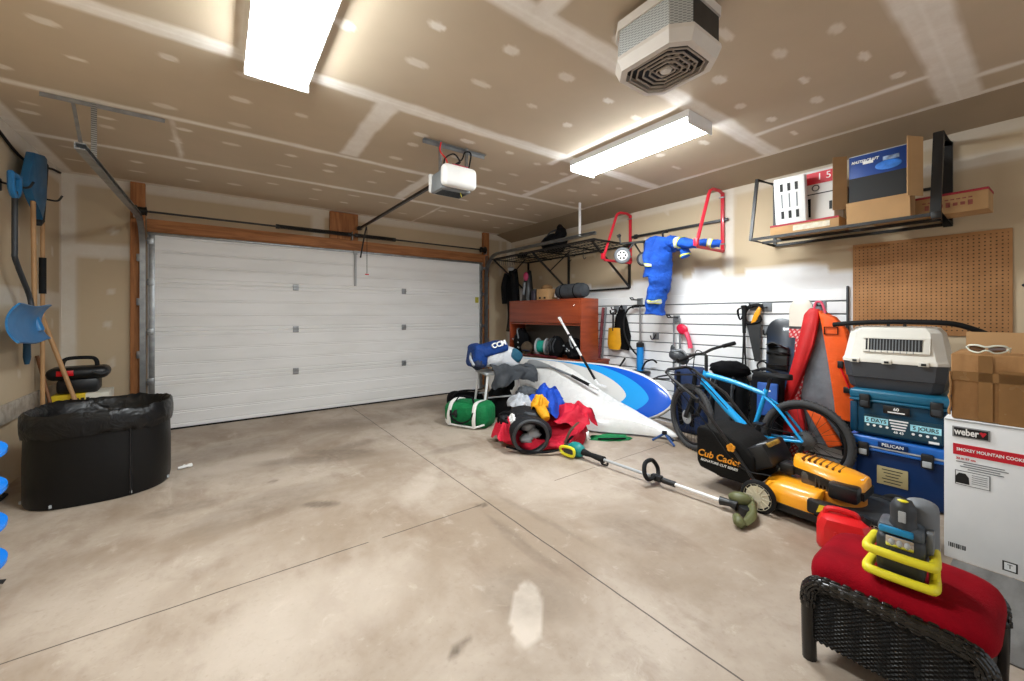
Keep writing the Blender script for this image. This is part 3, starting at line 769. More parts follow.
text('lettering', 'MASTERCRAFT', .03, M['white_ink'], h, (-.069, .075, .46), FACE_W, bold=.0006, shear=.3, sx=.8)
B().box((0, 0, .511), (.132, .342, .006)).done('pale_top_edge', M['light_grey'], h)
B().box((-.0685, .055, .445), (.003, .06, .022)).done('white_badge', M['white_ink'], h)

# corner wire shelf
h = thing('wire_shelf', 'black steel wire shelf on diagonal brackets in the far right corner under the ceiling', 'shelf', (X1, 4.55, 2.30))
b = B().tube([(-.78, -1.15, 0), (-.78, 1.15, 0), (-.012, 1.15, 0), (-.012, -1.15, 0)], .016, 4, closed=True, up=(0, 0, 1)); b.done('rim', M['black_steel'], h, ang=30)
for yy in (-.6, -.05, .5): B().tube([(-.77, yy, -.01), (-.012, yy, -.01)], .014, 4).done('cross_bar', M['black_steel'], h, ang=30)
b = B()
for k in range(46): b.cyl((-.77, -1.13 + k * .05, .006), (-.02, -1.13 + k * .078, .006), .005, n=5)
for k in range(5): b.cyl((-.70 + k * .16, -1.14, .0), (-.70 + k * .16, 1.14, .0), .006, n=5)
b.done('wire_deck', M['black_steel'], h)
for yy in (-1.1, .08, 1.12):
    B().tube([(-.015, yy, 0), (-.015, yy, -.58)], .02, 4).done('wall_post', M['black_steel'], h, ang=30)
    B().tube([(-.77, yy, -.01), (-.02, yy, -.56)], .016, 4).done('brace', M['black_steel'], h, ang=30)
B().tube([(-.42, .08, -.27), (-.42, -.35, -.02)], .01, 6).done('stay', M['black_steel'], h)
B().tube([(-.42, 1.12, -.27), (-.42, .7, -.02)], .01, 6).done('stay', M['black_steel'], h)
B().tube([(-.015, -1.1, -.58), (-.015, .08, -.58)], .016, 4).done('lower_rail', M['black_steel'], h, ang=30)
for i, (yy, lab) in enumerate(((-.44, 'black S hook under the wire shelf, the one farther from the red frame'), (-.72, 'black S hook under the wire shelf, beside the red frame'))):
    b = B().tube([(0, 0, .0), (0, .015, .02), (0, .02, -.02), (0, .02, -.11), (0, .0, -.14), (0, -.03, -.12)], .006, 6, sm=5)
    tag(b.done('hanging_hook', M['black_steel']), lab, 'hook', 'hooks under the wire shelf', loc=(X1 - .5, 4.55 + yy, 2.262))
# things on the wire shelf
h = thing('sports_bag', 'black rounded bag with straps on top of the wire shelf', 'bag', (4.15, 4.55, 2.312), (0, 0, 20))
b = B(); b.ell((0, 0, .14), (.17, .21, .15), 20, 14, .12, 2.5, seed=3, flat=-.139); b.ell((-.02, -.12, .27), (.09, .09, .10), 14, 10, .25, 4, seed=5); b.done('body', M['black_cloth'], h)
B().tube([(-.12, .1, .2), (-.1, .0, .30), (.0, -.1, .33), (.06, -.1, .2)], .014, 6, sm=5, flat=(1.6, .5)).done('strap', M['grey_cloth'], h)
B().ell((-.04, -.12, .36), (.045, .05, .05), 12, 8, .3, 6, seed=2).done('cap', M['black_cloth'], h)
b = B().ell((0, 0, .05), (.08, .1, .055), 16, 10, .2, 4, seed=8, flat=-.05)
tag(b.done('small_pouch', M['black_cloth']), 'small black pouch at the corner end of the wire shelf', 'pouch', loc=(4.15, 5.35, 2.312))
# ------------------------------------------------------------------ red hutch on a desk
t = NT('cherry_wood', '#8a3a1d', .35)
g = t.noise(2.5, 5, stretch=(1, .5, 7), dist=.4); t.col(t.mix(g.ss(.3, .75), '#9a4423', '#7c3018')); M['cherry'] = t.m
h = thing('desk', 'reddish cherry wood desk behind the paddle boards, under the hutch', 'desk', (4.27, 4.63, 0))
B().box((0, 0, .705), (.54, 1.70, .03), bev=.004).done('desk_top', M['cherry'], h)
for yy in (-.82, .82): B().box((0, yy, .345), (.50, .03, .688)).done('side_panel', M['cherry'], h)
B().box((.2, 0, .40), (.02, 1.6, .5)).done('modesty_panel', M['cherry'], h)
h = thing('desk_hutch', 'cherry wood hutch with a closed flip door over an open shelf, standing on the desk', 'hutch', (4.12, 4.62, .722))
W = 1.66; D = .34; Hh = .86
for yy in (-W / 2 + .012, W / 2 - .012): B().box((0, yy, Hh / 2), (D, .026, Hh), bev=.003).done('side_panel', M['cherry'], h)
B().box((0, 0, Hh - .012), (D + .004, W, .024), bev=.003).done('top_panel', M['cherry'], h)
B().box((0, 0, .49), (D - .02, W - .05, .022), bev=.002).done('shelf', M['cherry'], h)
B().box((.155, 0, .43), (.012, W - .05, .82)).done('back_panel', mat('hutch_back', '#4d463f', .6), h)
B().box((-.165, -.0, .672), (.02, W - .055, .325), bev=.003).done('flip_door', M['cherry'], h)
B().ell((-.182, -.70, .76), (.008, .012, .012), 12, 8).done('door_knob', M['chrome'], h)
# in the hutch
zs = .724
h = thing('hose_reel', 'grey flanged reel wound with teal cord on the open shelf of the hutch', 'reel', (4.06, 4.72, zs + .135), (0, 0, 25))
for s in (-1, 1): B().torus((0, s * .075, 0), (0, 1, 0), .115, .018, 28, 8).lathe([(.03, -.006), (.1, -.006), (.1, .006), (.03, .006)], (0, s * .075, 0), (0, 1, 0), 20).done('flange', M['light_grey'], h)
b = B()
for k in range(7): b.torus((0, -.06 + k * .02, 0), (0, 1, 0), .08 + .004 * (k % 2), .012, 22, 6)
b.done('cord', mat('teal_cord', '#1fa08d', .6), h)
B().cyl((0, -.06, 0), (0, .06, 0), .07, n=16).done('drum', M['black_plastic'], h)
blobs = (('helmet', 'round black helmet on the hutch shelf just right of the teal reel', (4.05, 4.40, zs), (.12, .13, .17), 'black_cloth', .18, 1),
         ('equipment_bag', 'dark heap of strapped gear at the right end of the hutch shelf', (4.08, 4.06, zs), (.11, .15, .16), 'black_cloth', .3, 2),
         ('equipment_bag', 'dark cloth bag at the left end of the hutch shelf', (4.06, 5.25, zs), (.12, .15, .22), 'black_cloth', .2, 4),
         ('cap', 'tan and navy cap on the hutch shelf left of the teal reel', (3.99, 5.02, zs), (.09, .11, .11), 'cap_tan', .12, 6))
mk('cap_tan', '#5d4d3a', .9, var=.4, vs=8)
for nm, lab, c, r, mm, am, sd in blobs:
    h = thing(nm, lab, 'helmet' if nm == 'helmet' else 'cap' if nm == 'cap' else 'bag', c)
    B().ell((0, 0, r[2] * .82), r, 22, 14, am, 3.2, seed=sd, flat=-r[2] * .8).done('body', M[mm], h)
    if nm == 'equipment_bag':
        B().tube([(-r[0] * .9, -.05, r[2] * 1.1), (-r[0] * .8, 0, r[2] * 1.7), (-.02, .05, r[2] * 1.85)], .012, 6, sm=5).done('strap', M['grey_plastic'], h)
        g = random.Random(sd); 
        for k in range(5): B().box((-r[0] * 1.02, g.uniform(-.1, .1), g.uniform(.08, r[2] * 1.2)), (.012, .025, .016), rot=(g.uniform(0, 90), 0, 20), bev=.003).done('buckle', M['light_grey'], h)
    elif nm == 'helmet':
        for k in range(3): B().tube([(-.10, -.06 + k * .05, .08), (-.12, -.05 + k * .05, .17), (-.06, -.05 + k * .05, .28)], .012, 6, sm=4).done('vent_rib', M['dark_grey_plastic'], h)
    else:
        B().ell((-.07, -.06, .06), (.07, .07, .012), 14, 6, rot=(0, 10, 0)).done('peak', mat('navy_cloth', '#1c2947', .9), h)
b = B().sheet(lambda u, v: (3.965 + .03 * math.sin(v * 9), 4.3 + .75 * u, .724 + .008 * math.sin(u * 14) + .006), 20, 4, .008)
tag(b.done('red_cloth', mat('dark_red_cloth', '#7b1f2b', .9)), 'flat dark red cloth under the gear along the front of the hutch shelf', 'cloth')
# on the hutch
zt = .722 + .86
h = thing('sleeping_bag', 'rolled grey sleeping bag lying on top of the hutch', 'sleeping bag', (4.10, 4.12, zt + .112), (0, 0, -4))
def roll(u, v):
    a = 2 * PI * v; r = .108 * (1 if .06 < u < .94 else .86) * (1 + .03 * math.sin(u * 22) * math.sin(a * 2)); 
    return (r * math.cos(a), -.27 + .54 * u, r * math.sin(a))
b = B(); b.sheet(roll, 24, 28); b.ell((0, -.262, 0), (.095, .02, .095), 20, 8).ell((0, .262, 0), (.095, .02, .095), 20, 8); b.done('roll', M['grey_cloth'], h)
for yy in (-.14, .15): B().torus((0, yy, 0), (0, 1, 0), .110, .007, 30, 6, flat=(.7, 1.6)).done('strap', M['black_cloth'], h)
b = B(); 
for k in range(3): b.torus((0, .283, 0), (0, 1, 0), .03 + k * .025, .008, 20, 6)
b.done('rolled_end', M['black_cloth'], h)
B().box((-.06, .288, -.045), (.05, .006, .07), bev=.002).done('white_tag', M['white_plastic'], h)
h = thing('small_carton', 'small tan cardboard box on top of the hutch left of the sleeping bag', 'box', (4.10, 4.66, zt), (0, 0, 6))
B().box((0, 0, .085), (.22, .24, .17), bev=.003).done('carton', M['card'], h)
B().ell((.0, .0, .19), (.08, .09, .05), 14, 8, .3, 4, seed=9).done('contents', M['card_dark'], h)
for k in (-1, 1): B().box((-.111, k * .05, .03), (.003, .04, .03)).done('hand_print', M['black_ink'], h)
h = thing('upright_vacuum', 'black upright vacuum with a pink patch on top of the hutch left end', 'vacuum cleaner', (4.10, 5.13, zt), (0, 0, 10))
b = B().tube([(0, 0, 0), (0, 0, .1), (0, .01, .25), (.03, .02, .42), (.06, .02, .5)], [.11, .10, .085, .06, .03], 14, sm=4); b.done('body', M['black_plastic'], h)
B().ell((-.06, 0, .40), (.03, .05, .07), 12, 8, .15).done('pink_patch', mat('pink_plastic', '#a8325a', .5), h)
B().tube([(-.09, 0, .3), (-.10, 0, .2), (-.11, .01, .1)], .02, 8).done('grey_tube', M['grey_plastic'], h)
h = thing('dark_jar', 'small dark jar on the hutch between vacuum and cardboard box', 'jar', (4.05, 4.90, zt))
B().lathe([(.0, 0), (.06, 0), (.062, .12), (.045, .15), (.0, .15)], n=18).done('body', mat('purple_dark', '#2a2130', .5), h)
B().cyl((0, 0, .15), (0, 0, .18), .045).done('lid', M['black_plastic'], h)
h = thing('jacket', 'black jacket hanging from the corner bracket of the wire shelf', 'jacket', (4.18, 5.64, 0))
def jk(u, v):
    a = 2 * PI * v; w = .08 + .10 * min(1, u * 1.8) + .03 * math.sin(u * 7); d = .06 + .05 * u
    return (d * math.cos(a) * (1 + .2 * math.sin(3 * a + u * 4)), w * math.sin(a) + .02 * math.sin(u * 6), 2.16 - 1.1 * u)
B().sheet(jk, 26, 28).done('body', M['black_cloth'], h)
B().tube([(-.08, -.10, 2.08), (-.10, -.17, 1.85), (-.08, -.18, 1.55)], [.05, .065, .055], 10, sm=5).done('sleeve', M['black_cloth'], h)
B().tube([(-.08, .10, 2.08), (-.08, .17, 1.85), (-.06, .18, 1.55)], [.05, .065, .055], 10, sm=5).done('sleeve', M['black_cloth'], h)
B().ell((-.06, 0, 2.16), (.05, .07, .035), 12, 8, .2).done('pale_collar', M['light_cloth'], h)

# ------------------------------------------------------------------ red wall brackets, cart, coverall
for yy, lab in ((3.43, 'red tubular wall bracket beside the wire shelf'), (2.19, 'red tubular wall bracket nearer the camera, with a blue sleeve across it')):
    h = thing('red_bracket', lab, 'bracket', (X1, yy, 2.06), group='red bike brackets')
    B().box((-.022, 0, .325), (.028, .035, .66), bev=.004).done('wall_plate', M['red_paint'], h)
    B().tube([(-.03, 0, .645), (-.10, 0, .665), (-.24, 0, .655), (-.30, 0, .625), (-.33, 0, .57), (-.57, 0, .03)], .018, 10).done('slanted_arm', M['red_paint'], h)
    B().tube([(-.575, 0, .03), (-.545, 0, .0), (-.03, 0, .0)], .017, 10).done('lower_arm', M['red_paint'], h)
    B().box((-.575, 0, .045), (.045, .045, .08), bev=.006).done('foot_joint', M['red_paint'], h)
    for z in (.6, .08): B().cyl((-.04, -.03, z), (-.04, .03, z), .009, n=8).done('bolt', M['steel'], h)
h = thing('steel_rail', 'thin dark steel rail on the right wall between the two red brackets', 'rail', (X1 - .02, 2.77, 2.41))
B().box((0, 0, 0), (.02, 1.28, .03), bev=.003).done('bar', M['dark_steel'], h)
for yy in (-.58, .58): B().box((.008, yy, 0), (.02, .05, .06), bev=.003).done('mount', M['dark_steel'], h)
h = thing('kick_scooter', 'folded black kick scooter with a white wheel resting on the red brackets', 'scooter', (4.25, 2.95, 2.10))
def wheel(h, c, ax, r, w, tm, hm, name='wheel'):
    B().torus(c, ax, r - w * .5, w * .5, 28, 10).done(name, tm, h)
    q = V(c); a = V(ax).normalized()
    b = B().lathe([(.012, -w * .45), (r - w * .9, -w * .35), (r - w * .8, 0), (r - w * .9, w * .35), (.012, w * .45)], q, a, 24)
    hub = b.done('wheel_hub', hm, h); return hub
wheel(h, (-.16, .27, .0), (.80, .60, 0), .105, .045, M['grey_plastic'], M['white_plastic'])
x, y = frame(V(.80, .60, 0).normalized())
for k in range(6):
    a = k * PI / 3; c = V(-.175, .26, 0) + (x * math.cos(a) + y * math.sin(a)) * .04
    B().ell(c, (.012, .012, .012), 8, 6).done('hub_slot', M['dark_steel'], h)
wheel(h, (.03, .08, -.05), (.80, .60, 0), .095, .03, M['dark_grey_plastic'], M['grey_plastic'])
b = B().tube([(-.14, .33, .25), (-.13, .32, .16), (-.05, .18, .16), (.1, -.12, .17), (.16, -.3, .165)], .016, 8).tube([(-.16, .35, .25), (-.14, .31, .27)], .02, 8)
b.done('steering_tube', M['black_steel'], h)
B().tube([(-.05, .18, .16), (-.12, .25, .02)], .014, 8).done('fork', M['black_steel'], h)
B().tube([(.0, .06, .17), (.03, .08, -.05), (.0, .20, .15)], .013, 8).done('rear_stay', M['black_steel'], h)
B().box((.07, -.02, -.01), (.06, .36, .025), rot=(8, 0, 0), bev=.006).done('deck', M['dark_grey_plastic'], h)
B().tube([(.08, -.15, .17), (.06, -.16, .24), (.10, -.2, .25)], .012, 8, sm=4).done('brake_lever', M['black_steel'], h)
# coverall
t = NT('coverall_blue', '#0f4fb4', .85); t.col(t.mix(t.noise(6, 4).ss(.3, .7), '#1258c6', '#0c429c')); t.bump(t.noise(9, 4, .6, dist=.8), .04, .8); M['coverall'] = t.m
mk('hi_vis_silver', '#cfd2cc', .35, var=.05); mk('hi_vis_yellow', '#d5dc4a', .5, var=.05)
h = thing('coverall', 'blue work coverall with reflective bands draped over the red bracket and hanging down', 'coverall', (4.26, 2.70, 0))
def sleeve(path, rads, name, bands, flat=(1., .5), up=(0, 1, 0), sd=0):
    p = smooth_path(path, 8); n = len(p); seg = len(path) - 1
    rr = []
    for i in range(n):
        f = i / 8; k = min(int(f), seg - 1); rr.append(rads[k] + (rads[k + 1] - rads[k]) * (f - k))
    B().tube(p, rr, 20, flat=flat, up=up).wob(.026, 8, sd).wob(.006, 22, sd).done(name, M['coverall'], h, ang=80)
    for f0, mm, w, g in bands:
        i0 = f0 * (n - 1); 
        def at(f):
            k = max(0, min(n - 2, int(f))); return p[k] + (p[k + 1] - p[k]) * (f - k), rr[k] + (rr[k + 1] - rr[k]) * (f - k)
        q = [at(i0 - w), at(i0), at(i0 + w)]
        B().tube([a for a, _ in q], [r * g + .004 for _, r in q], 20, flat=flat, up=up).wob(.026, 8, sd).wob(.006, 22, sd).done('reflective_band', M[mm], h, ang=80)
def bands(f): return [(f, 'hi_vis_yellow', 1.05, 1.05), (f, 'hi_vis_silver', .6, 1.09)]
# bands' widths are in path samples, so keep them along the garment
sleeve([(-.06, -.08, 2.16), (-.10, .0, 2.12), (-.10, .03, 1.95), (-.08, .06, 1.70), (-.06, .12, 1.50), (-.05, .14, 1.36)], [.10, .14, .15, .135, .12, .125], 'trouser_leg', bands(.78), (1.0, .55), sd=1)
sleeve([(-.02, -.03, 2.2), (-.13, .10, 2.16), (-.18, .11, 2.05), (-.18, .11, 1.92), (-.17, .12, 1.80)], [.08, .11, .10, .09, .085], 'sleeve', bands(.72), (1.0, .6), sd=2)
sleeve([(-.06, -.06, 2.19), (-.08, -.20, 2.17), (-.08, -.34, 2.13), (-.06, -.48, 2.13), (-.02, -.62, 2.10)], [.10, .09, .075, .065, .05], 'upper_sleeve', bands(.27) + bands(.85), (1.0, .7), up=(0, 0, 1), sd=3)
B().ell((.0, -.02, 2.17), (.13, .16, .09), 20, 12, .25, 5, seed=4).done('body', M['coverall'], h, ang=80)
sleeve([(-.0, -.18, 2.15), (-.02, -.22, 2.08), (-.03, -.25, 2.0)], [.06, .06, .05], 'cuff', [(.9, 'hi_vis_yellow', .8, 1.05)], (1, .7), sd=5)

# ------------------------------------------------------------------ on the slat wall
def slat_hook(lab, y, z, kind=0):
    h = thing('slat_hook', lab, 'hook', (XS, y, z), group='grey slat wall hooks')
    B().box((-.006, 0, 0), (.012, .085, .09), bev=.003).done('plate', M['grey_plastic'], h)
    b = B()
    if kind == 0: b.tube([(-.01, .02, .02), (-.16, .02, .02), (-.19, .02, .045), (-.19, -.02, .045), (-.16, -.02, .02), (-.01, -.02, .02)], .008, 8)
    elif kind == 1: b.tube([(-.01, 0, .02), (-.05, 0, -.03), (-.10, 0, -.035), (-.12, 0, .01)], .008, 8, sm=4)
    else: b.tube([(-.01, .0, .0), (-.10, 0, -.005), (-.12, 0, .03)], .008, 8)
    b.done('prong', M['dark_steel'], h); return h
slat_hook('looped grey hook on the slat wall above the blue bicycle pump', 3.27, 1.53)
slat_hook('grey hook plate on the slat wall to the left of the bicycle pump top', 3.52, 1.43, 2)
slat_hook('looped grey hook on the slat wall under the hanging blue coverall', 2.74, 1.30)
slat_hook('small grey hook on the slat wall right of the blue pump cylinder', 3.03, 1.08, 1)
slat_hook('grey hook on the slat wall holding the handsaw', 1.86, 1.44, 2)
slat_hook('grey hook plate on the slat wall right of the handsaw handle', 1.74, 1.43, 2)
slat_hook('grey hook on the slat wall right of the saw blade', 1.73, 1.19, 1)
slat_hook('grey hook on the slat wall holding the orange and red bag', 1.29, 1.44, 2)
slat_hook('empty grey hook on the slat wall over the orange snow shovel', 3.66, 1.43, 2)
h = thing('hanging_rails', 'pair of grey metal rods hanging from the hook under the coverall', 'rods', (XS - .06, 2.70, 1.29))
for yy in (-.035, .045): B().tube([(0, yy, .02), (0, yy, -.5), (-.01, yy, -.62)], .011, 8).done('rod', M['grey_plastic'], h)
B().ell((0, .06, -.36), (.02, .03, .06), 12, 8).done('rubber_pad', M['dark_grey_plastic'], h)
h = thing('floor_pump', 'blue bicycle floor pump with a black hose hanging on the slat wall', 'pump', (XS - .07, 3.22, .62))
mk('pump_blue', '#1583d0', .3)
B().lathe([(.0, 0), (.045, .0), (.045, .30), (.04, .33), (.0, .34)], n=20).done('cylinder', M['pump_blue'], h)
B().cyl((0, 0, .3), (0, 0, .84), .012, n=10).done('rod', M['steel'], h)
B().tube([(-.0, -.12, .82), (0, -.1, .85), (0, 0, .85), (0, .1, .85), (0, .12, .82)], .016, 8, sm=3).done('handle', M['black_rubber'], h)
B().lathe([(.0, .31), (.05, .31), (.05, .36), (.02, .38), (0, .38)], n=18).done('cap', M['black_plastic'], h)
B().tube([(0, .02, .84), (-.02, .16, .82), (-.02, .24, .68), (-.02, .24, .50), (-.02, .18, .36), (-.02, .10, .26), (-.03, .02, .2)], .012, 8, sm=6).done('hose', M['black_rubber'], h)
B().tube([(-.02, -.04, .02), (-.02, -.10, .12), (-.02, -.2, .16), (-.02, -.26, .13)], .011, 8, sm=6).done('foot_hose', M['black_rubber'], h)
B().tube([(0, .36, -.02), (0, .24, .14)], .013, 8).done('lever', M['black_steel'], h)
B().box((0, 0, -.01), (.12, .24, .02), bev=.005).done('foot_plate', M['black_steel'], h)
h = thing('avalanche_shovel', 'small orange-yellow snow shovel blade hanging on the slat wall', 'shovel', (XS - .08, 3.64, .87))
def sb(u, v): 
    w = .10 + .025 * v - .05 * max(0, v - .75) * 4 * .6; a = (u - .5) * 2
    return (-.03 * (1 - a * a) , a * w, .30 * (1 - v) - .03 * (1 - abs(a)) * 0)
B().sheet(sb, 12, 10, .006).done('blade', mat('shovel_yellow', '#d99b1d', .4, var=.12), h)
B().cyl((-.02, 0, .26), (-.02, 0, .52), .014, n=10).done('shaft', M['dark_steel'], h)
B().tube([(-.02, -.05, .55), (-.02, -.04, .5), (-.02, .04, .5), (-.02, .05, .55)], .012, 8, sm=3).done('grip', M['black_rubber'], h)
h = thing('vest', 'black vest hanging behind the orange snow shovel', 'vest', (XS - .035, 3.56, .86))
B().prism([(-.13, 0), (.08, .02), (.12, .25), (.1, .45), (.04, .58), (-.05, .56), (-.10, .42), (-.15, .2)], .025, Matrix(((0, 0, 1, 0), (1, 0, 0, 0), (0, 1, 0, 0), (0, 0, 0, 1))), bev=.008).wob(.012, 8).done('body', M['black_cloth'], h)
B().tube([(-.0, -.02, .56), (-.01, -.02, .62), (0, .03, .57)], .01, 6, sm=4).done('loop', M['black_cloth'], h)
h = thing('red_strap', 'dark red strap hanging at the hutch end of the slat wall', 'strap', (XS - .06, 3.85, .6))
B().tube([(0, 0, .86), (0, .03, .6), (0, .06, .3), (0, .10, .05), (-.02, .11, -.02)], .03, 8, sm=5, flat=(1, .35), up=(0, 1, 0)).done('webbing', mat('maroon_strap', '#7e3a40', .8, var=.35, vs=18), h)
B().tube([(0, -.05, .86), (0, -.02, .6), (0, .01, .3), (0, .03, .0)], .014, 8, sm=5).done('rod', M['grey_plastic'], h)
B().box((-.01, .10, .0), (.03, .06, .10), bev=.006).done('buckle', M['red_paint'], h)
for yy, lab in ((1.965, 'left one of two black trekking poles hanging beside the handsaw'), (1.90, 'right one of two black trekking poles, next to the saw blade')):
    h = thing('trekking_pole', lab, 'pole', (XS - .07, yy, .3), (2 if yy > 1.93 else -2, 0, 0), group='black trekking poles')
    B().cyl((0, 0, .02), (0, 0, 1.0), .009, n=8).done('shaft', M['black_steel'], h)
    B().tube([(0, 0, .86), (0, 0, .95), (0, 0, 1.1), (-.01, 0, 1.15)], [.014, .018, .018, .022], 10, sm=3).done('grip', M['black_rubber'], h)
    B().tube([(0, .01, 1.13), (-.03, .05, 1.10), (-.02, .03, 1.0), (0, 0, 1.08)], .006, 6, sm=5).done('wrist_loop', M['black_cloth'], h)
    B().lathe([(.0, .06), (.04, .05), (.04, .058), (0, .07)], n=14).done('basket', M['black_plastic'], h)
h = thing('handsaw', 'handsaw with a yellow and black handle hanging point down on the slat wall', 'saw', (XS - .05, 1.84, 1.42))
MX = Matrix(((0, 0, 1, 0), (1, 0, 0, 0), (0, 1, 0, 0), (0, 0, 0, 1)))
B().prism([(-.06, -.12), (.08, -.15), (.0, -.55), (-.05, -.55)], .004, MX).done('blade', mat('saw_blade', '#3b3d3f', .4, metal=.4), h)
b = B().tube([(0, .07, -.15), (0, .10, -.07), (0, .07, .0), (0, -.0, .03), (0, -.06, .02), (0, -.03, -.05), (0, -.05, -.13)], .02, 8, sm=5, closed=True); b.done('handle', M['black_rubber'], h)
B().prism([(-.07, -.0), (-.055, -.06), (-.02, -.14), (.03, -.16), (.0, -.06), (-.05, .02)], .03, Matrix(((0, 0, 1, -.02), (1, 0, 0, 0), (0, 1, 0, 0), (0, 0, 0, 1))), bev=.005).done('yellow_grip', M['orange_yellow'], h)
# ------------------------------------------------------------------ snowboards and the orange bag
def board_outline(L, W, n=14, waist=.9):
    p = []
    r = W / 2
    for k in range(n + 1):
        a = PI * k / n; p.append((r * math.cos(a), L - r * 1.0 + r * math.sin(a)))
    for k in range(1, 8):
        f = k / 8; p.append((-r * (1 - (1 - waist) * math.sin(PI * f)), L - r - (L - 2 * r) * f))
    for k in range(n + 1):
        a = PI + PI * k / n; p.append((r * math.cos(a), r + r * math.sin(a)))
    for k in range(1, 8):
        f = k / 8; p.append((r * (1 - (1 - waist) * math.sin(PI * f)), r + (L - 2 * r) * f))
    return p
def MYZ(x=0): return Matrix(((0, 0, 1, x), (1, 0, 0, 0), (0, 1, 0, 0), (0, 0, 0, 1)))
t = NT('snowboard_blue', '#1b2638', .3); x, y, z = t.xyz()
n_ = t.noise(4, 4, dist=1); t.col(t.mix(n_.ss(.35, .65) * (1.25 - z).ss(.0, .5), '#20262e', '#27507f')); t.b.inputs['Coat Weight'].default_value = .4
h = thing('snowboard', 'dark blue snowboard with bindings standing against the slat wall', 'snowboard', (XS - .20, 1.60, .0), (0, 7.5, 0))
B().prism(board_outline(1.33, .255), .012, MYZ(), bev=.003).done('deck', t.m, h)
def binding(h, z):
    b = B().box((-.03, 0, z), (.04, .17, .23), bev=.012); b.done('binding_base', M['black_plastic'], h)
    b = B().tube([(-.03, -.09, z + .04), (-.10, -.06, z + .05), (-.12, 0, z + .05), (-.10, .06, z + .05), (-.03, .09, z + .04)], .018, 8, sm=5, flat=(1, .5)); b.done('ankle_strap', M['black_rubber'], h)
    b = B().tube([(-.03, -.09, z - .06), (-.08, -.05, z - .07), (-.10, 0, z - .07), (-.08, .05, z - .07), (-.03, .09, z - .06)], .015, 8, sm=5, flat=(1, .5)); b.done('toe_strap', M['black_rubber'], h)
    b = B().sheet(lambda u, v: (-.05 - .13 * v, (u - .5) * .17 * (1 - .3 * v), z + .10 + .03 * math.sin(u * PI) + .02 * v), 10, 6, .012); b.done('highback', M['black_plastic'], h)
binding(h, .93); binding(h, .42)
B().torus((-.05, .13, .84), (1, .1, 0), .045, .008, 20, 6).done('strap_loop', M['black_rubber'], h)
h = thing('snowboard', 'white-tipped snowboard with a red patterned base behind the orange bag', 'snowboard', (XS - .15, 1.44, .0), (0, 5, 0))
t = NT('snowboard_white', '#d8d0c2', .35); x, y, z = t.xyz()
pat = ((y * 160 + z * 40).sin() * (z * 120).sin()).gt(.25)
c = t.mix(pat * .7, '#c8343a', '#e8d9d4')
c = t.mix(z.gt(1.22), c, '#3a3a3c'); c = t.mix(z.gt(1.245), c, '#dcd4c5'); t.col(c)
B().prism(board_outline(1.515, .19), .012, MYZ(), bev=.003).done('deck', t.m, h)
B().prism(board_outline(1.515, .196), .005, MYZ(.0125)).done('dark_edge', M['black_plastic'], h)
h = thing('board_bag', 'blue and black gear bag leaning on the slat wall below the dark snowboard', 'bag', (XS - .40, 1.61, 0), (0, 6, 0))
mk('bag_blue', '#1a4f9c', .6, var=.15)
B().box((.0, 0, .40), (.14, .27, .80), bev=.05, seg=3).wob(.015, 6, 2).done('body', M['black_cloth'], h)
B().box((-.075, -.03, .56), (.03, .17, .30), bev=.012).wob(.008, 8).done('blue_panel', M['bag_blue'], h)
B().box((-.092, -.03, .64), (.004, .06, .015)).done('white_mark', M['white_ink'], h)
B().tube([(-.05, -.12, .80), (-.08, -.0, .84), (-.05, .12, .80)], .014, 6, sm=5).done('grab_handle', M['black_rubber'], h)

h = thing('rescue_bag', 'orange and red tapered equipment bag with grey centre hanging on the slat wall', 'bag', (4.30, 1.22, 0))
mk('bag_orange', '#ee5a12', .55, var=.06, bump=.004, bs=25); mk('bag_red', '#c31a1c', .55, var=.1, bump=.004, bs=25); mk('bag_grey', '#6a6d72', .8, var=.2, bump=.006, bs=14)
def slab(poly, x0, th, name, m, wb=.012, sd=1, bev=.012):
    B().prism(poly, th, MYZ(x0), bev=bev).wob(wb, 6, sd).done(name, m, h, ang=60)
# outline points are (y, z) about the bag's centre
slab([(.13, .20), (-.22, .16), (-.22, .5), (-.10, 1.1), (-.02, 1.38), (.07, 1.38), (.10, 1.10), (.18, .55)], .03, .09, 'grey_back', M['bag_grey'], .015, 2)
slab([(-.03, 1.36), (.01, 1.40), (-.02, 1.24), (-.06, .95), (-.10, .62), (-.11, .46), (-.24, .45), (-.245, .62), (-.22, .95), (-.185, 1.22), (-.10, 1.34)], -.05, .10, 'orange_panel', M['bag_orange'], .010, 3)
slab([(.0, 1.40), (.07, 1.41), (.12, 1.35), (.17, 1.10), (.25, .74), (.30, .52), (.23, .52), (.16, .74), (.06, 1.08), (.02, 1.28)], -.03, .08, 'red_panel', M['bag_red'], .010, 4)
slab([(-.12, .47), (-.24, .46), (-.25, .20), (-.16, .15)], -.04, .09, 'black_base', M['black_cloth'], .012, 5)
slab([(.30, .22), (.10, .30), (.16, .60), (.22, .50), (.27, .40)], -.05, .07, 'red_fold', M['bag_red'], .02, 6)
slab([(.12, .55), (.04, .58), (-.16, .24), (-.06, .20)], -.07, .06, 'orange_fold', M['bag_orange'], .02, 7)
b = B().box((-.062, -.085, 1.185), (.006, .095, .006)).box((-.062, -.085, 1.245), (.006, .095, .006)).box((-.062, -.038, 1.215), (.006, .006, .066)).box((-.062, -.132, 1.215), (.006, .006, .066)); b.done('name_window', M['black_cloth'], h)
B().box((-.062, -.15, .93), (.02, .04, .06), bev=.006).done('buckle', M['black_plastic'], h)
B().box((-.062, -.20, .72), (.02, .06, .05), bev=.006).done('buckle', M['black_plastic'], h)
B().tube([(-.06, -.15, .9), (-.07, -.19, .8), (-.06, -.22, .7)], .008, 6, sm=4).done('cord', M['red_plastic'], h)
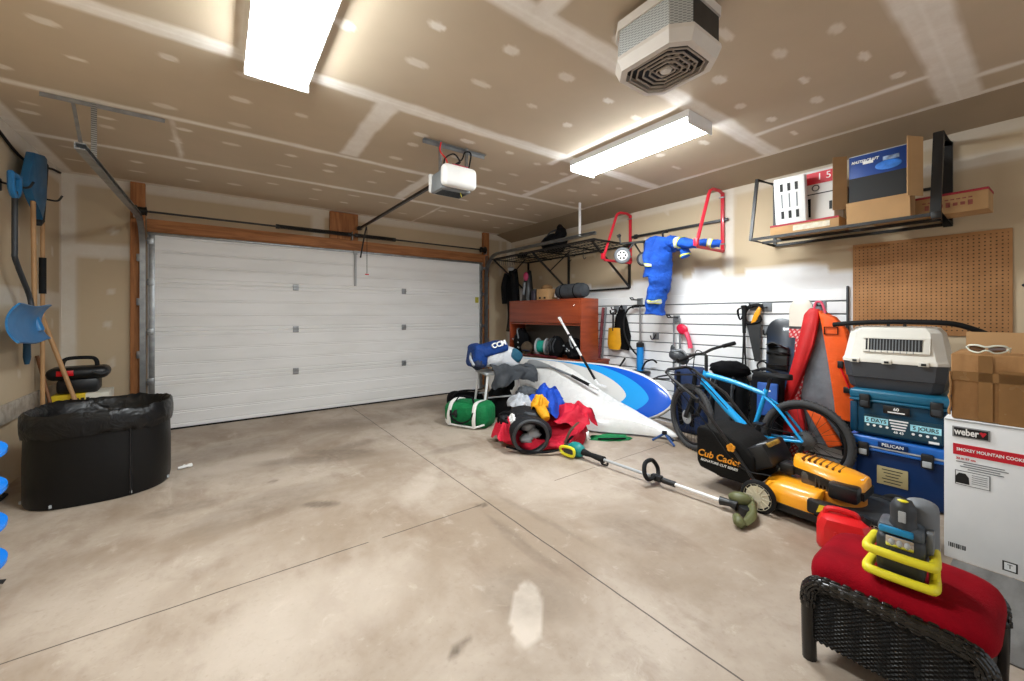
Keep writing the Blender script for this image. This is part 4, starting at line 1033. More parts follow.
B().tube([(-.0, .06, 1.38), (.0, .04, 1.46), (.0, -.0, 1.46), (.0, -.03, 1.37)], .010, 8, sm=5).done('hanging_loop', mat('pink_webbing', '#d5506a', .6), h)

# ------------------------------------------------------------------ backpack behind the bike
h = thing('backpack', 'black hiking backpack standing on the floor against the slat wall behind the bike', 'backpack', (4.27, 2.02, 0), (0, 6, 0))
B().box((0, 0, .36), (.22, .34, .72), bev=.07, seg=4).wob(.02, 5, 3).done('body', M['black_cloth'], h)
B().ell((-.02, 0, .78), (.15, .20, .09), 20, 12, .15, 4, seed=2).done('lid', M['black_cloth'], h)
for s in (-1, 1):
    B().tube([(-.10, s * .08, .70), (-.16, s * .10, .52), (-.15, s * .12, .30), (-.10, s * .13, .12)], .03, 8, sm=5, flat=(1, .4), up=(0, 1, 0)).done('shoulder_strap', M['grey_cloth'], h)
    B().box((-.13, s * .09, .60), (.02, .045, .03), bev=.005).done('buckle', M['dark_grey_plastic'], h)
B().box((-.125, 0, .30), (.05, .17, .30), bev=.03, seg=3).wob(.01, 7).done('front_pocket', mat('pack_grey', '#34363b', .9, var=.2), h)
h = thing('duffel_bag', 'dark navy bag standing behind the bike front wheel', 'bag', (4.37, 2.46, 0))
mk('navy_bag', '#15294f', .75, var=.3, vs=7, bump=.005, bs=20)
B().box((0, 0, .38), (.19, .40, .76), bev=.08, seg=4).wob(.03, 5, 6).done('body', M['navy_bag'], h)
B().tube([(-.11, .1, .7), (-.14, .08, .4), (-.11, .06, .1)], .018, 8, sm=5, flat=(1.4, .4)).done('strap', M['black_cloth'], h)
B().tube([(-.11, -.1, .7), (-.14, -.08, .4), (-.11, -.06, .1)], .018, 8, sm=5, flat=(1.4, .4)).done('strap', M['black_cloth'], h)
h = thing('plastic_scoop', 'red plastic scoop with a round end hanging on the slat wall over the bike handlebar', 'scoop', (XS - .05, 2.60, .98))
B().ell((-.02, .03, .20), (.025, .075, .06), 18, 12, rot=(25, 0, 0)).done('bowl', mat('scoop_red', '#d3163f', .35), h)
B().tube([(-.02, -.02, .16), (-.03, -.06, .08), (-.03, -.08, -.02)], [.03, .024, .028], 10, sm=4).done('handle', mat('scoop_pink', '#df4a68', .35), h)
# ------------------------------------------------------------------ paddle boards
def nose(s, k=1.05, W=.37, p=.75):
    q = max(0., min(1., s / k)); return W * (1 - (1 - q) ** 2.4) ** p
L_ = 2.95
t = NT('board_graphic', '#ececea', .22); x, y, z = t.xyz(); t.b.inputs['Coat Weight'].default_value = .4
def nz(s0, k, W):
    q = ((x - s0) / k).max(0.).min(1.); return (1. - (1. - q).pow(2.4)).pow(.64) * W
ay = y.abs(); white = ay.lt(nz(.55, 1.3, .34)); light = ay.lt(nz(.27, 1.25, .362)); rim = ay.lt(nz(.02, 1.05, .345)) * x.lt(2.4)
c = t.mix(light, '#0d57c8', '#1f9be6'); c = t.mix(white, c, '#d9d8d5'); c = t.mix(rim, '#d9d8d5', c)
t.col(c); M['board_graphic'] = t.m
mk('board_white', '#d8d7d4', .28, var=.02, coat=.3)
h = thing('paddle_board', 'white paddle board with two-tone blue nose graphic leaning against the slat wall', 'paddle board', (0, 0, 0))
lean, yaw = R(16), R(12)
ex = V(-math.sin(yaw), math.cos(yaw), 0); nh = V(math.cos(yaw), math.sin(yaw), 0)
ey = V(0, 0, math.cos(lean)) + nh * math.sin(lean); ez = ex.cross(ey)
h.matrix_world = Matrix(((ex.x, ey.x, ez.x, 4.10), (ex.y, ey.y, ez.y, 2.52), (ex.z, ey.z, ez.z, .365), (0, 0, 0, 1)))
N = 46
secs = []
for i in range(N + 1):
    s = L_ * (i / N) ** 1.6
    w = max(.004, min(nose(s, 1.05, .37, .62), nose(L_ - s, .6, .37, .6))); th = .045 * min(1, (w / .2) ** .5)
    ring = []
    for k in range(28):
        a = 2 * PI * k / 28; cx, sx = math.cos(a), math.sin(a)
        ring.append((s, w * math.copysign(abs(cx) ** .8, cx), th * math.copysign(abs(sx) ** .45, sx)))
    secs.append(ring)
B().loft(secs).done('hull', M['board_graphic'], h, ang=50)
b = B()
for k in range(2): b.box((2.72, -.1 + k * .2, .11), (.16, .008, .12), bev=.003)
b.done('fins', M['black_plastic'], h) if False else b.bm.free()
B().box((2.72, 0, .12), (.18, .008, .14), bev=.003).done('fin', M['black_plastic'], h)

h = thing('racing_board', 'plain white pointed board lying tilted in front of the blue striped board', 'paddle board', (0, 0, 0))
st = [  # Y, lower (x, z), upper (x, z)
    (2.36, (3.925, .052), (3.935, .066)), (2.45, (3.885, .03), (3.935, .105)), (2.56, (3.845, .022), (3.925, .14)), (2.74, (3.745, .02), (3.90, .195)), (2.93, (3.58, .02), (3.88, .265)), (3.095, (3.46, .02), (3.85, .319)),
    (3.284, (3.39, .02), (3.80, .405)), (3.40, (3.365, .02), (3.77, .475)), (3.65, (3.36, .02), (3.73, .61)), (3.92, (3.37, .02), (3.68, .715)), (4.2, (3.37, .02), (3.63, .71)), (4.42, (3.40, .03), (3.60, .67)), (4.5, (3.44, .07), (3.58, .60)), (4.54, (3.48, .14), (3.56, .52))]
secs = []
ys = [q[0] for q in st]
def itp(yy, f):
    return float(np.interp(yy, ys, [f(q) for q in st]))
yy_ = [2.36 + .02 * k for k in range(10)] + [2.56 + .05 * k for k in range(40)] + [4.54]
for yy in yy_:
    yy = min(yy, 4.54)
    a = V(itp(yy, lambda q: q[1][0]), yy, itp(yy, lambda q: q[1][1])); c = V(itp(yy, lambda q: q[2][0]), yy, itp(yy, lambda q: q[2][1]))
    e = c - a; n = V(-e.z, 0, e.x).normalized(); k = min(1, e.length / .4); ring = []
    for i in range(13):
        f = i / 12; ring.append(a + e * f + n * (.085 * k * math.sin(PI * f) ** .7 + .004))
    for i in range(11, 0, -1):
        f = i / 12; ring.append(a + e * f - n * .035 * k * math.sin(PI * f) ** .5)
    secs.append(ring)
B().loft(secs).done('hull', M['board_white'], h, ang=50)
b = B().tube([(3.47, 4.2, .30), (3.46, 4.1, .30)], .01, 6); b.done('leash_plug', M['black_plastic'], h)

h = thing('hockey_stick', 'white hockey stick with a black taped lower shaft standing on the white board', 'hockey stick', (0, 0, 0))
a, c = V(3.765, 3.34, .50), V(3.64, 3.90, 1.32)
def st_(f0, f1, r, m, nm, flat=(1, .75)): B().tube([a + (c - a) * f0, a + (c - a) * f1], r, 4, flat=flat).done(nm, m, h, ang=30)
st_(0, .97, .017, M['white_paint'], 'shaft'); st_(.06, .40, .019, M['black_rubber'], 'black_tape'); st_(.94, 1., .023, M['white_plastic'], 'knob')
st_(.70, .73, .018, M['dark_grey_plastic'], 'grey_mark'); st_(.52, .545, .018, M['dark_grey_plastic'], 'grey_mark')
B().tube([a + (c - a) * .06, a, a + V(.04, -.10, -.03)], [.018, .02, .016], 4, flat=(1, .6)).done('butt_end', M['white_paint'], h, ang=30)
h = thing('canoe_paddle', 'grey-bladed paddle with a black grip lying across the white board', 'paddle', (0, 0, 0))
p = [V(3.51, 4.42, .66), V(3.53, 4.25, .675), V(3.56, 4.0, .665), V(3.60, 3.62, .58), V(3.64, 3.36, .495), V(3.67, 3.24, .455)]
B().tube([p[0], p[0] + (p[1] - p[0]) * .2, p[1], p[2]], [.03, .06, .055, .018], 12, sm=5, flat=(1, .22), up=(1, 0, -.3)).done('blade', mat('paddle_grey', '#8d9092', .4), h)
B().tube([p[2], p[3]], .014, 8).done('shaft', M['grey_plastic'], h)
B().tube([p[3], p[4]], .019, 8).done('grip_tape', M['black_rubber'], h)
B().tube([p[4], p[5]], .015, 8).done('end_cap', M['white_plastic'], h)

# ------------------------------------------------------------------ hockey gear
def bagmat(k, col): 
    t = NT(k, col, .65, spec=.25); t.col(t.mix(t.noise(4, 4).ss(.3, .7), col, tuple(v * .72 for v in lin(col)[:3]) + (1,))); t.bump(t.noise(9, 4, .6, dist=.9), .03, .8); M[k] = t.m; return t.m
bagmat('bag_green', '#127a45'); bagmat('bag_crimson', '#d01f38'); bagmat('jersey_blue', '#1247b5'); bagmat('jersey_yellow', '#f0a81c'); bagmat('pants_black', '#191a1d')
h = thing('hockey_bag', 'green hockey bag with white trim and the number 4 on the floor', 'bag', (2.49, 4.26, 0), (0, 0, -64))
b = B().box((0, 0, .15), (.62, .32, .30), bev=.10, seg=5).wob(.025, 4, 1); b.done('body', M['bag_green'], h, ang=80)
for xx in (-.19, .17):
    B().tube([(xx, -.175, .02), (xx, -.185, .15), (xx * .95, -.13, .285), (xx * .95, 0, .31), (xx * .95, .13, .285)], .022, 8, sm=5, flat=(.45, 1.2), up=(1, 0, 0)).wob(.01, 5, 2).done('white_trim', M['white_plastic'], h)
B().tube([(-.16, -.185, .20), (-.13, -.21, .12), (0, -.22, .07), (.13, -.21, .12), (.16, -.185, .20)], .014, 6, sm=5, flat=(1, .5)).done('carry_strap', M['black_cloth'], h)
B().tube([(-.13, -.12, .30), (-.08, -.10, .36), (.08, -.10, .36), (.13, -.12, .30)], .014, 6, sm=5, flat=(1, .5)).done('carry_strap', M['black_cloth'], h)
B().tube([(.28, -.12, .06), (.18, -.17, .03), (0, -.18, .025), (-.2, -.17, .03), (-.28, -.12, .06)], .012, 6, sm=4).done('white_piping', M['white_plastic'], h)
text('number', '4', .13, M['black_ink'], h, (-.10, -.186, .16), (90, 0, 0), ext=.018, bold=.002)
h = thing('hockey_bag', 'black gear bag on the floor behind the green hockey bag', 'bag', (2.72, 4.78, 0), (0, 0, -20))
B().box((0, 0, .15), (.5, .26, .30), bev=.1, seg=4).wob(.03, 5, 4).done('body', M['black_cloth'], h, ang=80)
B().tube([(-.2, -.1, .26), (-.1, -.12, .33), (.1, -.12, .33), (.2, -.1, .26)], .012, 6, sm=5).done('strap', M['black_rubber'], h)

def drape(r, hgt, amp, folds, sd, hang=.6):
    def f(u, v):
        a = 2 * PI * u; w = noise.noise(V(math.cos(a) * 1.3, math.sin(a) * 1.3, sd)); w2 = noise.noise(V(math.cos(a) * 3 * v + sd, math.sin(a) * 3 * v, sd * 2))
        rr_ = v * (1 + .35 * w) * (1 + amp * v * math.sin(folds * a + 3 * w + sd))
        z = hgt * (1 - 1.25 * v ** 2.2 + .35 * w2) + hgt * amp * 1.6 * math.sin(folds * .7 * a + 8 * v + sd) * v
        return (r[0] * rr_ * math.cos(a), r[1] * rr_ * math.sin(a), z)
    return f
h = thing('hockey_bag', 'open red hockey bag slumped on the floor overflowing with clothes', 'bag', (2.80, 3.27, 0), (0, 0, -40))
def rb(u, v):
    a = 2 * PI * u
    R0 = [(.28, .0), (.45, .015), (.475, .08), (.455, .17), (.43, .235), (.37, .22), (.30, .16), (.15, .13), (.01, .12)]
    f = v * (len(R0) - 1); k = min(int(f), len(R0) - 2); f -= k
    r = R0[k][0] * (1 - f) + R0[k + 1][0] * f; z = R0[k][1] * (1 - f) + R0[k + 1][1] * f
    q = V(math.cos(a) * 2.2, math.sin(a) * 2.2, z * 5)
    fold = .022 * math.sin(a * 11 + z * 16 + 2 * math.sin(a * 3)) + .10 * noise.noise(q) + .03 * noise.noise(q * 2.2)
    front = max(0, -math.sin(a - .25)); back = max(0, math.sin(a + .5))
    if v > .12: z = z * (1 - .62 * front ** 2 + .45 * back) + .03 * noise.noise(q * 1.7 + V(3, 1, 2))
    return (r * math.cos(a) * (1 + fold), r * .80 * math.sin(a) * (1 + fold), max(.004, z + .004))
B().sheet(rb, 170, 60).done('body', M['bag_crimson'], h, ang=80)
B().tube([(-.35, -.42, .06), (-.1, -.47, .03), (.15, -.45, .05), (.3, -.36, .16)], .02, 8, sm=5, flat=(1, .4)).done('black_piping', M['black_cloth'], h)
B().tube([(.22, -.40, .10), (.28, -.37, .22), (.36, -.25, .26)], .022, 8, sm=5, flat=(1, .4)).done('carry_strap', mat('strap_dark', '#4c3a2c', .8), h)
text('white_mark', 'K', .12, M['white_ink'], h, (.47, -.22, .12), (80, 0, 62), ext=.006)
for c, r in (((.36, .06, .24), (.18, .18, .12)), ((-.38, -.08, .13), (.12, .2, .12))):
    B().sheet(drape((r[0] * 1.25, r[1] * 1.25), r[2] * 1.2, .14, 6, c[0] + 2), 80, 22).wob(.012, 8, 2).done('red_fold', M['bag_crimson'], h, ang=80).location = c
h = thing('hockey_pants', 'rolled black padded hockey pants with white lettering in the red bag', 'pants', (2.53, 3.17, .195), (8, 0, -30))
def pt(u, v):
    a = 2 * PI * u; r = .165 + .025 * math.sin(v * 9) + .012 * math.sin(a * 3 + 1) 
    if v > .8: r *= 1 - (v - .8) * .9
    yy = -.2 + .42 * min(v / .8, 1) - (.0 if v < .8 else -.0)
    return (r * 1.12 * math.cos(a), yy, r * .92 * math.sin(a))
B().sheet(pt, 40, 14, -.02).done('body', M['pants_black'], h, ang=80)
B().torus((0, -.2, 0), (0, 1, 0), .165, .018, 32, 8, flat=(1, 1)).done('rim', M['dark_grey_plastic'], h)
B().ell((0, .1, 0), (.15, .06, .13), 16, 10, .2).done('lining', M['grey_cloth'], h, ang=80)
for k, c in enumerate(((-.03, -.10, -.06), (.05, -.08, -.02), (.0, -.02, .03))): B().ell(c, (.07, .05, .05), 14, 10, .35, 4, seed=k + 3).done('grey_padding', M['light_cloth'], h, ang=80)
tx = text('lettering', 'CCM', .085, M['white_ink'], h, (0, 0, 0), (0, 0, 0), ext=.014, bold=.002)
tx.matrix_local = Matrix(((0, .6, -.8, -.166), (-1, 0, 0, -.02), (0, .8, .6, .114), (0, 0, 0, 1)))
for nm, lab, c, r, mm, am, sd in (
    ('jersey', 'bright blue jersey heaped over the right of the red bag', (2.98, 3.40, .36), (.19, .25, .17), 'jersey_blue', .3, 3),
    ('sock', 'orange-yellow hockey sock lying in the red bag beside the blue jersey', (2.80, 3.30, .37), (.10, .13, .10), 'jersey_yellow', .35, 5),
    ('sweater', 'pale grey crumpled sweater on the left of the yellow sock in the red bag', (2.72, 3.52, .37), (.13, .15, .09), 'light_cloth', .3, 7),
    ('glove', 'dark grey padded glove on top of the blue jersey', (2.86, 3.62, .45), (.12, .15, .07), 'grey_cloth', .3, 9),
    ('elbow_pad', 'black elbow pad at the left edge of the red bag', (2.46, 3.44, .24), (.09, .12, .07), 'pants_black', .3, 11)):
    h = thing(nm, lab, nm.replace('_', ' '), c, (0, 0, -40))
    if nm in ('jersey', 'sock', 'sweater'): B().sheet(drape((r[0] * 1.12, r[1] * 1.1), r[2], .16, 7, sd), 90, 26, .006).wob(.012, 7, sd).wob(.004, 18, sd).done('body', M[mm], h, ang=80)
    else: B().ell((0, 0, 0), r, 44, 30, am * .62, 2.6, seed=sd).wob(.016, 6, sd).wob(.004, 16, sd).done('body', M[mm], h, ang=80)
    if nm == 'jersey':
        B().tube([(-.13, .05, .06), (-.17, -.05, .05), (-.15, -.15, -.05), (-.11, -.2, -.16)], [.05, .08, .09, .10], 14, sm=6, flat=(1, .5)).wob(.02, 6).done('sleeve', M['jersey_blue'], h, ang=80)
        B().tube([(-.05, .15, .06), (-.08, .3, .05), (-.12, .42, -.02), (-.16, .5, -.12)], [.06, .06, .05, .045], 12, sm=6, flat=(1, .5)).wob(.02, 6).done('sleeve', M['jersey_blue'], h, ang=80)
    elif nm == 'sock': B().tube([(0, 0, 0), (.03, -.12, -.04), (.06, -.2, -.10)], [.07, .055, .04], 12, sm=5).wob(.015, 8).done('leg', M['jersey_yellow'], h, ang=80)
    elif nm == 'glove':
        for k in range(4): B().tube([(-.06 + k * .04, .08, .03), (-.08 + k * .045, .15, .02), (-.09 + k * .045, .2, -.02)], .02, 8, sm=4).done('finger', M['grey_cloth'], h)
    elif nm == 'elbow_pad': B().torus((0, -.02, .0), (0, 1, .2), .085, .02, 20, 6).done('strap', M['black_cloth'], h)

h = thing('folding_table', 'small grey folding table with white legs loaded with hockey clothes', 'table', (3.03, 4.36, 0), (0, 0, -12))
B().box((0, 0, .60), (.60, .40, .03), bev=.006).done('table_top', M['light_grey'], h)
for a_, c_ in (((-.26, -.17, .585), (-.34, -.20, .0)), ((.17, -.17, .585), (.17, -.19, 0)), ((-.26, .17, .585), (-.33, .2, 0)), ((.17, .17, .585), (.17, .19, 0))):
    B().tube([a_, c_], .016, 6).done('leg', M['white_paint'], h)
for s in (-1, 1): B().tube([(-.26, s * .17, .3), (.17, s * .17, .3)], .010, 6).done('brace', M['light_grey'], h)
h = thing('hockey_trousers', 'blue and white hockey shell trousers with white lettering piled on the folding table', 'trousers', (2.92, 4.38, .70), (0, 0, -12))
bagmat('shell_white', '#dfe2e6'); bagmat('shell_blue', '#163f86'); bagmat('shell_teal', '#27607a')
def wedge(c, s, r, m, nm, sd):
    c = [q * 1.22 for q in c]; s = [q * 1.25 for q in s]
    B().box(c, s, rot=r, bev=min(s) * .35, seg=4).wob(.02, 5, sd).done(nm, m, h, ang=80)
wedge((.06, 0, .08), (.42, .30, .22), (0, 6, 0), M['shell_white'], 'white_panel', 1)
wedge((-.05, -.02, .17), (.30, .31, .10), (0, -16, 0), M['shell_blue'], 'blue_top', 2)
wedge((.20, -.10, .10), (.15, .14, .13), (0, 35, 0), M['shell_teal'], 'teal_patch', 3)
wedge((-.20, -.02, .10), (.16, .3, .24), (0, 0, 0), M['shell_blue'], 'blue_side', 4)
text('lettering', 'CCM', .09, M['white_ink'], h, (-.02, -.215, .275), (78, -14, 0), ext=.026, bold=.002)
h = thing('hockey_gloves', 'navy hockey gloves bunched at the left end of the folding table', 'gloves', (2.66, 4.33, .70), (0, 0, -12))
for k, c in enumerate(((-.03, -.05, .03), (.02, .06, .06), (-.02, .0, .12))): B().ell(c, (.08, .09, .07), 16, 10, .35, 4, seed=k + 1).done('glove', mat('glove_navy', '#15203a', .7, var=.3), h, ang=80)
B().tube([(-.10, -.1, .02), (-.12, -.02, .10), (-.08, .06, .16)], .018, 8, sm=4).done('white_cuff', M['light_cloth'], h)
h = thing('sweatshirt', 'charcoal sweatshirt draped over the front edge of the folding table', 'sweatshirt', (3.05, 4.30, .63), (0, 0, -12))
def dr(u, v):
    x = -.27 + .60 * u; f = v * .55
    wv = .022 * math.sin(u * 19 + v * 3) + .03 * noise.noise(V(u * 6, v * 4, 1))
    if f < .30: return (x, .12 - f, .035 + wv * .8 + .03 * (1 - u))
    e = (f - .30); hang = e * (.72 + .22 * math.sin(u * 6 + .6) + .12 * noise.noise(V(u * 9, 2, 3)))
    return (x + .02 * math.sin(e * 20), -.19 - .02 - wv * .7 - .02 * math.sin(e * 6), .03 + wv * .3 - hang * 1.0)
B().sheet(dr, 50, 34, .016).wob(.012, 10, 2).done('body', M['grey_cloth'], h, ang=80)
B().tube([(.24, -.1, .05), (.30, -.15, .03), (.34, -.20, -.05), (.34, -.20, -.14)], [.05, .06, .05, .045], 12, sm=5, flat=(1, .6)).wob(.015, 8).done('sleeve', M['grey_cloth'], h, ang=80)
h = thing('gear_pile', 'black gear heaped on the floor under the folding table', 'gear', (3.04, 4.36, 0), (0, 0, -12))
B().ell((-.03, 0, .2), (.17, .13, .24), 22, 14, .25, 3, seed=4, flat=-.196).done('body', M['black_cloth'], h, ang=80)
B().ell((.1, .02, .42), (.09, .09, .08), 14, 10, .25, 4, seed=7).done('top_piece', M['black_cloth'], h, ang=80)
h = thing('flat_bag', 'flat green cloth bag sticking out from under the white board', 'bag', (3.44, 2.87, 0), (0, 0, -35))
B().ell((0, 0, .0), (.24, .10, .04), 24, 10, .25, 3, seed=2, flat=.002).done('body', M['bag_green'], h, ang=80)
B().tube([(-.15, -.07, .02), (0, -.10, .03), (.15, -.06, .02)], .008, 6, sm=5).done('handle', M['black_cloth'], h)
# ------------------------------------------------------------------ mountain bike
h = thing('mountain_bike', 'blue mountain bike parked along the slat wall, front wheel turned, facing the paddle boards', 'bicycle', (3.85, 1.2, 0))
mk('bike_blue', '#1b9fe0', .25, coat=.5, var=.04)
def bwheel(c, ax, r, nm, disc):
    ax = V(ax).normalized(); c = V(c); x, y = frame(ax)
    w = thing_part = None
    b = B(); b.torus(c, ax, r - .026, .027, 56, 10)
    n = 60
    for k in range(n):
        a = 2 * PI * k / n
        for s in (-1, 1):
            d = x * math.cos(a + s * .02) + y * math.sin(a + s * .02)
            b.box(c + d * (r - .001) + ax * (.010 * s), (.009, .009, .009), rot=None)
    tire = b.done(nm, M.get('tyre') or mk('tyre', '#3a3a3b', .8, var=.1), h)
    B().torus(c, ax, r - .062, .012, 48, 8, flat=(1, 1)).done('rim', M['black_plastic'], tire)
    b = B()
    for k in range(28):
        a = 2 * PI * k / 28; a2 = a + (.5 if k % 2 else -.5)
        s = 1 if k % 4 < 2 else -1
        b.cyl(c + (x * math.cos(a2) + y * math.sin(a2)) * .022 + ax * (.026 * s), c + (x * math.cos(a) + y * math.sin(a)) * (r - .066), .0016, n=4)
    b.done('spokes', M['dark_steel'], tire)
    B().cyl(c - ax * .05, c + ax * .05, .02, n=14).done('hub', M['black_plastic'], tire)
    B().lathe([(.04, -.002), (.068, -.002), (.068, .002), (.04, .002)], c + ax * disc, ax, 30).done('brake_disc', M['steel'], tire)
    return tire
RW = .325
bwheel((0, .0, RW + .002), (1, 0, 0), RW, 'rear_wheel', .045)
sa = R(-24); fx = V(math.cos(sa), math.sin(sa), 0)      # axle direction of the turned front wheel
FA = V(-.02, .965, RW + .002)
bwheel(FA, fx, RW, 'front_wheel', -.05)
BBp, ST, SJ, HT, HB = V(0, .40, .29), V(0, .285, .70), V(0, .295, .655), V(0, .82, .80), V(0, .855, .665)
b = B().tube([HT + V(0, .005, -.03), V(0, .55, .725), SJ], [.026, .022, .02], 12, sm=4).tube([HB + V(0, -.0, .03), V(0, .62, .47), BBp], [.028, .036, .032], 12, sm=4).tube([BBp, ST], .019, 12).tube([HB, HT], .026, 14)
for s in (-1, 1):
    b.tube([BBp + V(s * .03, -.02, 0), V(s * .055, .2, .30), V(s * .062, .0, RW)], .013, 10, sm=4).tube([SJ + V(s * .015, 0, -.02), V(s * .045, .17, .54), V(s * .062, .0, RW)], .011, 10, sm=4)
b.cyl(BBp - V(.04, 0, 0), BBp + V(.04, 0, 0), .026, n=16)
b.done('frame', M['bike_blue'], h, ang=60)
# steering assembly turned about the head tube
fw = V(-fx.y, fx.x, 0)
b = B().cyl(HB, HB + (HB - HT) * .12, .024).box(HB + V(0, 0, -.03) + fw * .005, (.15, .05, .035), rot=(0, 0, -24), bev=.01)
for s in (-1, 1):
    a_ = HB + V(0, .01, -.03) + fx * (.065 * s); c_ = FA + fx * (.065 * s)
    b.tube([a_, a_ + (c_ - a_) * .45], .017, 10).tube([a_ + (c_ - a_) * .40, c_], .022, 10)
b.done('fork', M['black_plastic'], h)
bar = HT + V(0, .0, .17) + fw * .04
fx0 = fx; fx = (fx + V(0, 0, .25)).normalized()
b = B().tube([HT, HT + V(0, 0, .15), bar], .016, 8)
b.tube([bar - fx * .33 - fw * .05 + V(0, 0, .02), bar - fx * .12 + V(0, 0, .015), bar, bar + fx * .12 + V(0, 0, .015), bar + fx * .33 - fw * .05 + V(0, 0, .02)], .014, 8, sm=5); b.done('handlebar', M['black_steel'], h)
for s in (-1, 1):
    g0 = bar + fx * (.33 * s) - fw * .05 + V(0, 0, .02); g1 = bar + fx * (.21 * s) - fw * .025 + V(0, 0, .018)
    gr = B().tube([g0, g1], .020, 10).done('grip', M['black_rubber'], h)
    B().tube([g1 + fw * .02, g1 + fw * .07 + fx * (.02 * s) + V(0, 0, -.02), g0 + fw * .08 + V(0, 0, -.03)], .008, 6, sm=4).done('brake_lever', M['dark_steel'], gr)
b = B().tube([bar + V(.02, 0, 0), bar + fw * .12 + V(0, 0, .0), HB + fw * .14 + V(0, 0, .0), HB + V(.0, 0, -.05)], .005, 6, sm=6).tube([bar - fx * .1, bar - fx * .12 + fw * .1 + V(0, 0, -.1), HB + V(-.03, -.05, .0), V(-.03, .6, .47)], .005, 6, sm=6); b.done('cables', M['black_rubber'], h)
B().cyl(ST - V(0, 0, .02), ST + V(0, -.028, .10), .014).done('seat_post', M['black_steel'], h)
se = ST + V(0, -.05, .125)
B().loft([[(px * w, yy, zz) for px, zz in ((-1, .0), (-.8, -.02), (.8, -.02), (1, 0), (.6, .022), (-.6, .022))] for w, yy in ((.01, .155), (.022, .14), (.025, .05), (.045, -.03), (.07, -.09), (.066, -.125), (.03, -.14))]).done('saddle', M['black_rubber'], h, ang=60).location = se
b = B().lathe([(.03, -.002), (.085, -.002), (.09, 0), (.085, .002), (.03, .002)], BBp + V(-.048, 0, 0), (1, 0, 0), 36).cyl(BBp + V(-.05, 0, 0), BBp + V(.05, 0, 0), .016); b.done('chainring', M['black_steel'], h)
for s in (-1, 1):
    d = V(0, .10, -.125) * s; k_ = B().tube([BBp + V(.065 * s, 0, 0), BBp + V(.07 * s, 0, 0) + d], .011, 6).done('crank_arm', M['dark_steel'], h)
    B().box(BBp + V(.12 * s, 0, 0) + d, (.09, .08, .016), bev=.004).done('pedal', M['black_plastic'], k_)
b = B()
for k in range(6): b.lathe([(.02, 0), (.075 - k * .008, 0), (.075 - k * .008, .003), (.02, .003)], V(-.022 - k * .006, 0, RW), (-1, 0, 0), 24)
b.done('cassette', M['steel'], h)
B().tube([V(-.05, .0, RW - .03), V(-.06, .03, RW - .11), V(-.06, .06, RW - .16)], .014, 6).done('rear_derailleur', M['black_plastic'], h)
b = B().tube([BBp + V(-.048, 0, .085), V(-.048, 0, RW + .05)], .005, 4).tube([BBp + V(-.048, 0, -.085), V(-.05, .06, RW - .17), V(-.05, .0, RW - .10)], .005, 4); b.done('chain', M['dark_steel'], h)
h = thing('bike_helmet', 'dark grey ridged helmet hanging at the bike handlebar', 'helmet', (3.70, 2.22, .93), (30, 0, 30))
B().ell((0, 0, 0), (.075, .10, .07), 22, 14, .05, 3, flat=-.05).done('shell', M['dark_grey_plastic'], h)
for k in range(4): B().tube([(-.045 + k * .03, -.085, .02), (-.05 + k * .033, 0, .072), (-.045 + k * .03, .085, .02)], .009, 6, sm=5).done('rib', M['grey_plastic'], h)
h = thing('bike_stand', 'small folded dark blue metal stand on the floor at the bike front wheel', 'stand', (3.78, 2.43, 0), (0, 0, 30))
mk('stand_blue', '#274d86', .4)
B().tube([(-.10, -.1, .012), (.0, 0, .10), (.10, -.08, .012)], .012, 8).tube([(0, 0, .10), (.02, .12, .012)], .012, 8).done('legs', M['stand_blue'], h)
B().box((0, 0, .11), (.05, .05, .03), bev=.006).done('cradle', M['black_rubber'], h)

# ------------------------------------------------------------------ lawn mower
h = thing('lawn_mower', 'yellow push lawn mower with a black grass bag in front of the blue bike', 'lawn mower', (3.26, .90, 0))
# +y is the rear of the mower
def deck_ring(k, z, y1=.34, y0=-.40):
    p = []
    for i in range(40):
        a = 2 * PI * i / 40; c, s = math.cos(a), math.sin(a)
        p.append((.262 * k * math.copysign(abs(c) ** .5, c), (y1 if s > 0 else -y0) * k * math.copysign(abs(s) ** .6, s), z))
    return p
B().loft([deck_ring(1.02, .055), deck_ring(1.03, .07), deck_ring(1.03, .10)]).done('skirt', M['black_plastic'], h)
B().loft([deck_ring(.99, .085, .34, -.02), deck_ring(.98, .15, .34, -.02), deck_ring(.90, .20, .34, -.04), deck_ring(.72, .225, .34, -.05), deck_ring(.6, .225, .34, -.05)]).done('deck', M['orange_yellow'], h, ang=60)
B().loft([deck_ring(.985, .085, .06, -.40), deck_ring(.96, .135, .06, -.40), deck_ring(.85, .16, .06, -.40)]).done('front_deck', M['dark_grey_plastic'], h, ang=60)
B().tube([(-.22, -.16, .15), (-.2, -.36, .15), (0, -.44, .16), (.2, -.36, .15), (.22, -.16, .15)], .022, 8, sm=6).done('front_bumper', M['black_rubber'], h)
B().box((-.245, -.06, .15), (.07, .17, .085), bev=.015).done('side_discharge_cover', M['black_plastic'], h)
B().prism([(-.02, -.02), (.02, 0), (.0, .01), (.04, .035), (-.01, .03)], .003, Matrix(((0, 0, 1, -.283), (-1.6, 0, 0, -.06), (0, 1, 0, .15), (0, 0, 0, 1)))).done('yellow_arrow', M['yellow_plastic'], h)
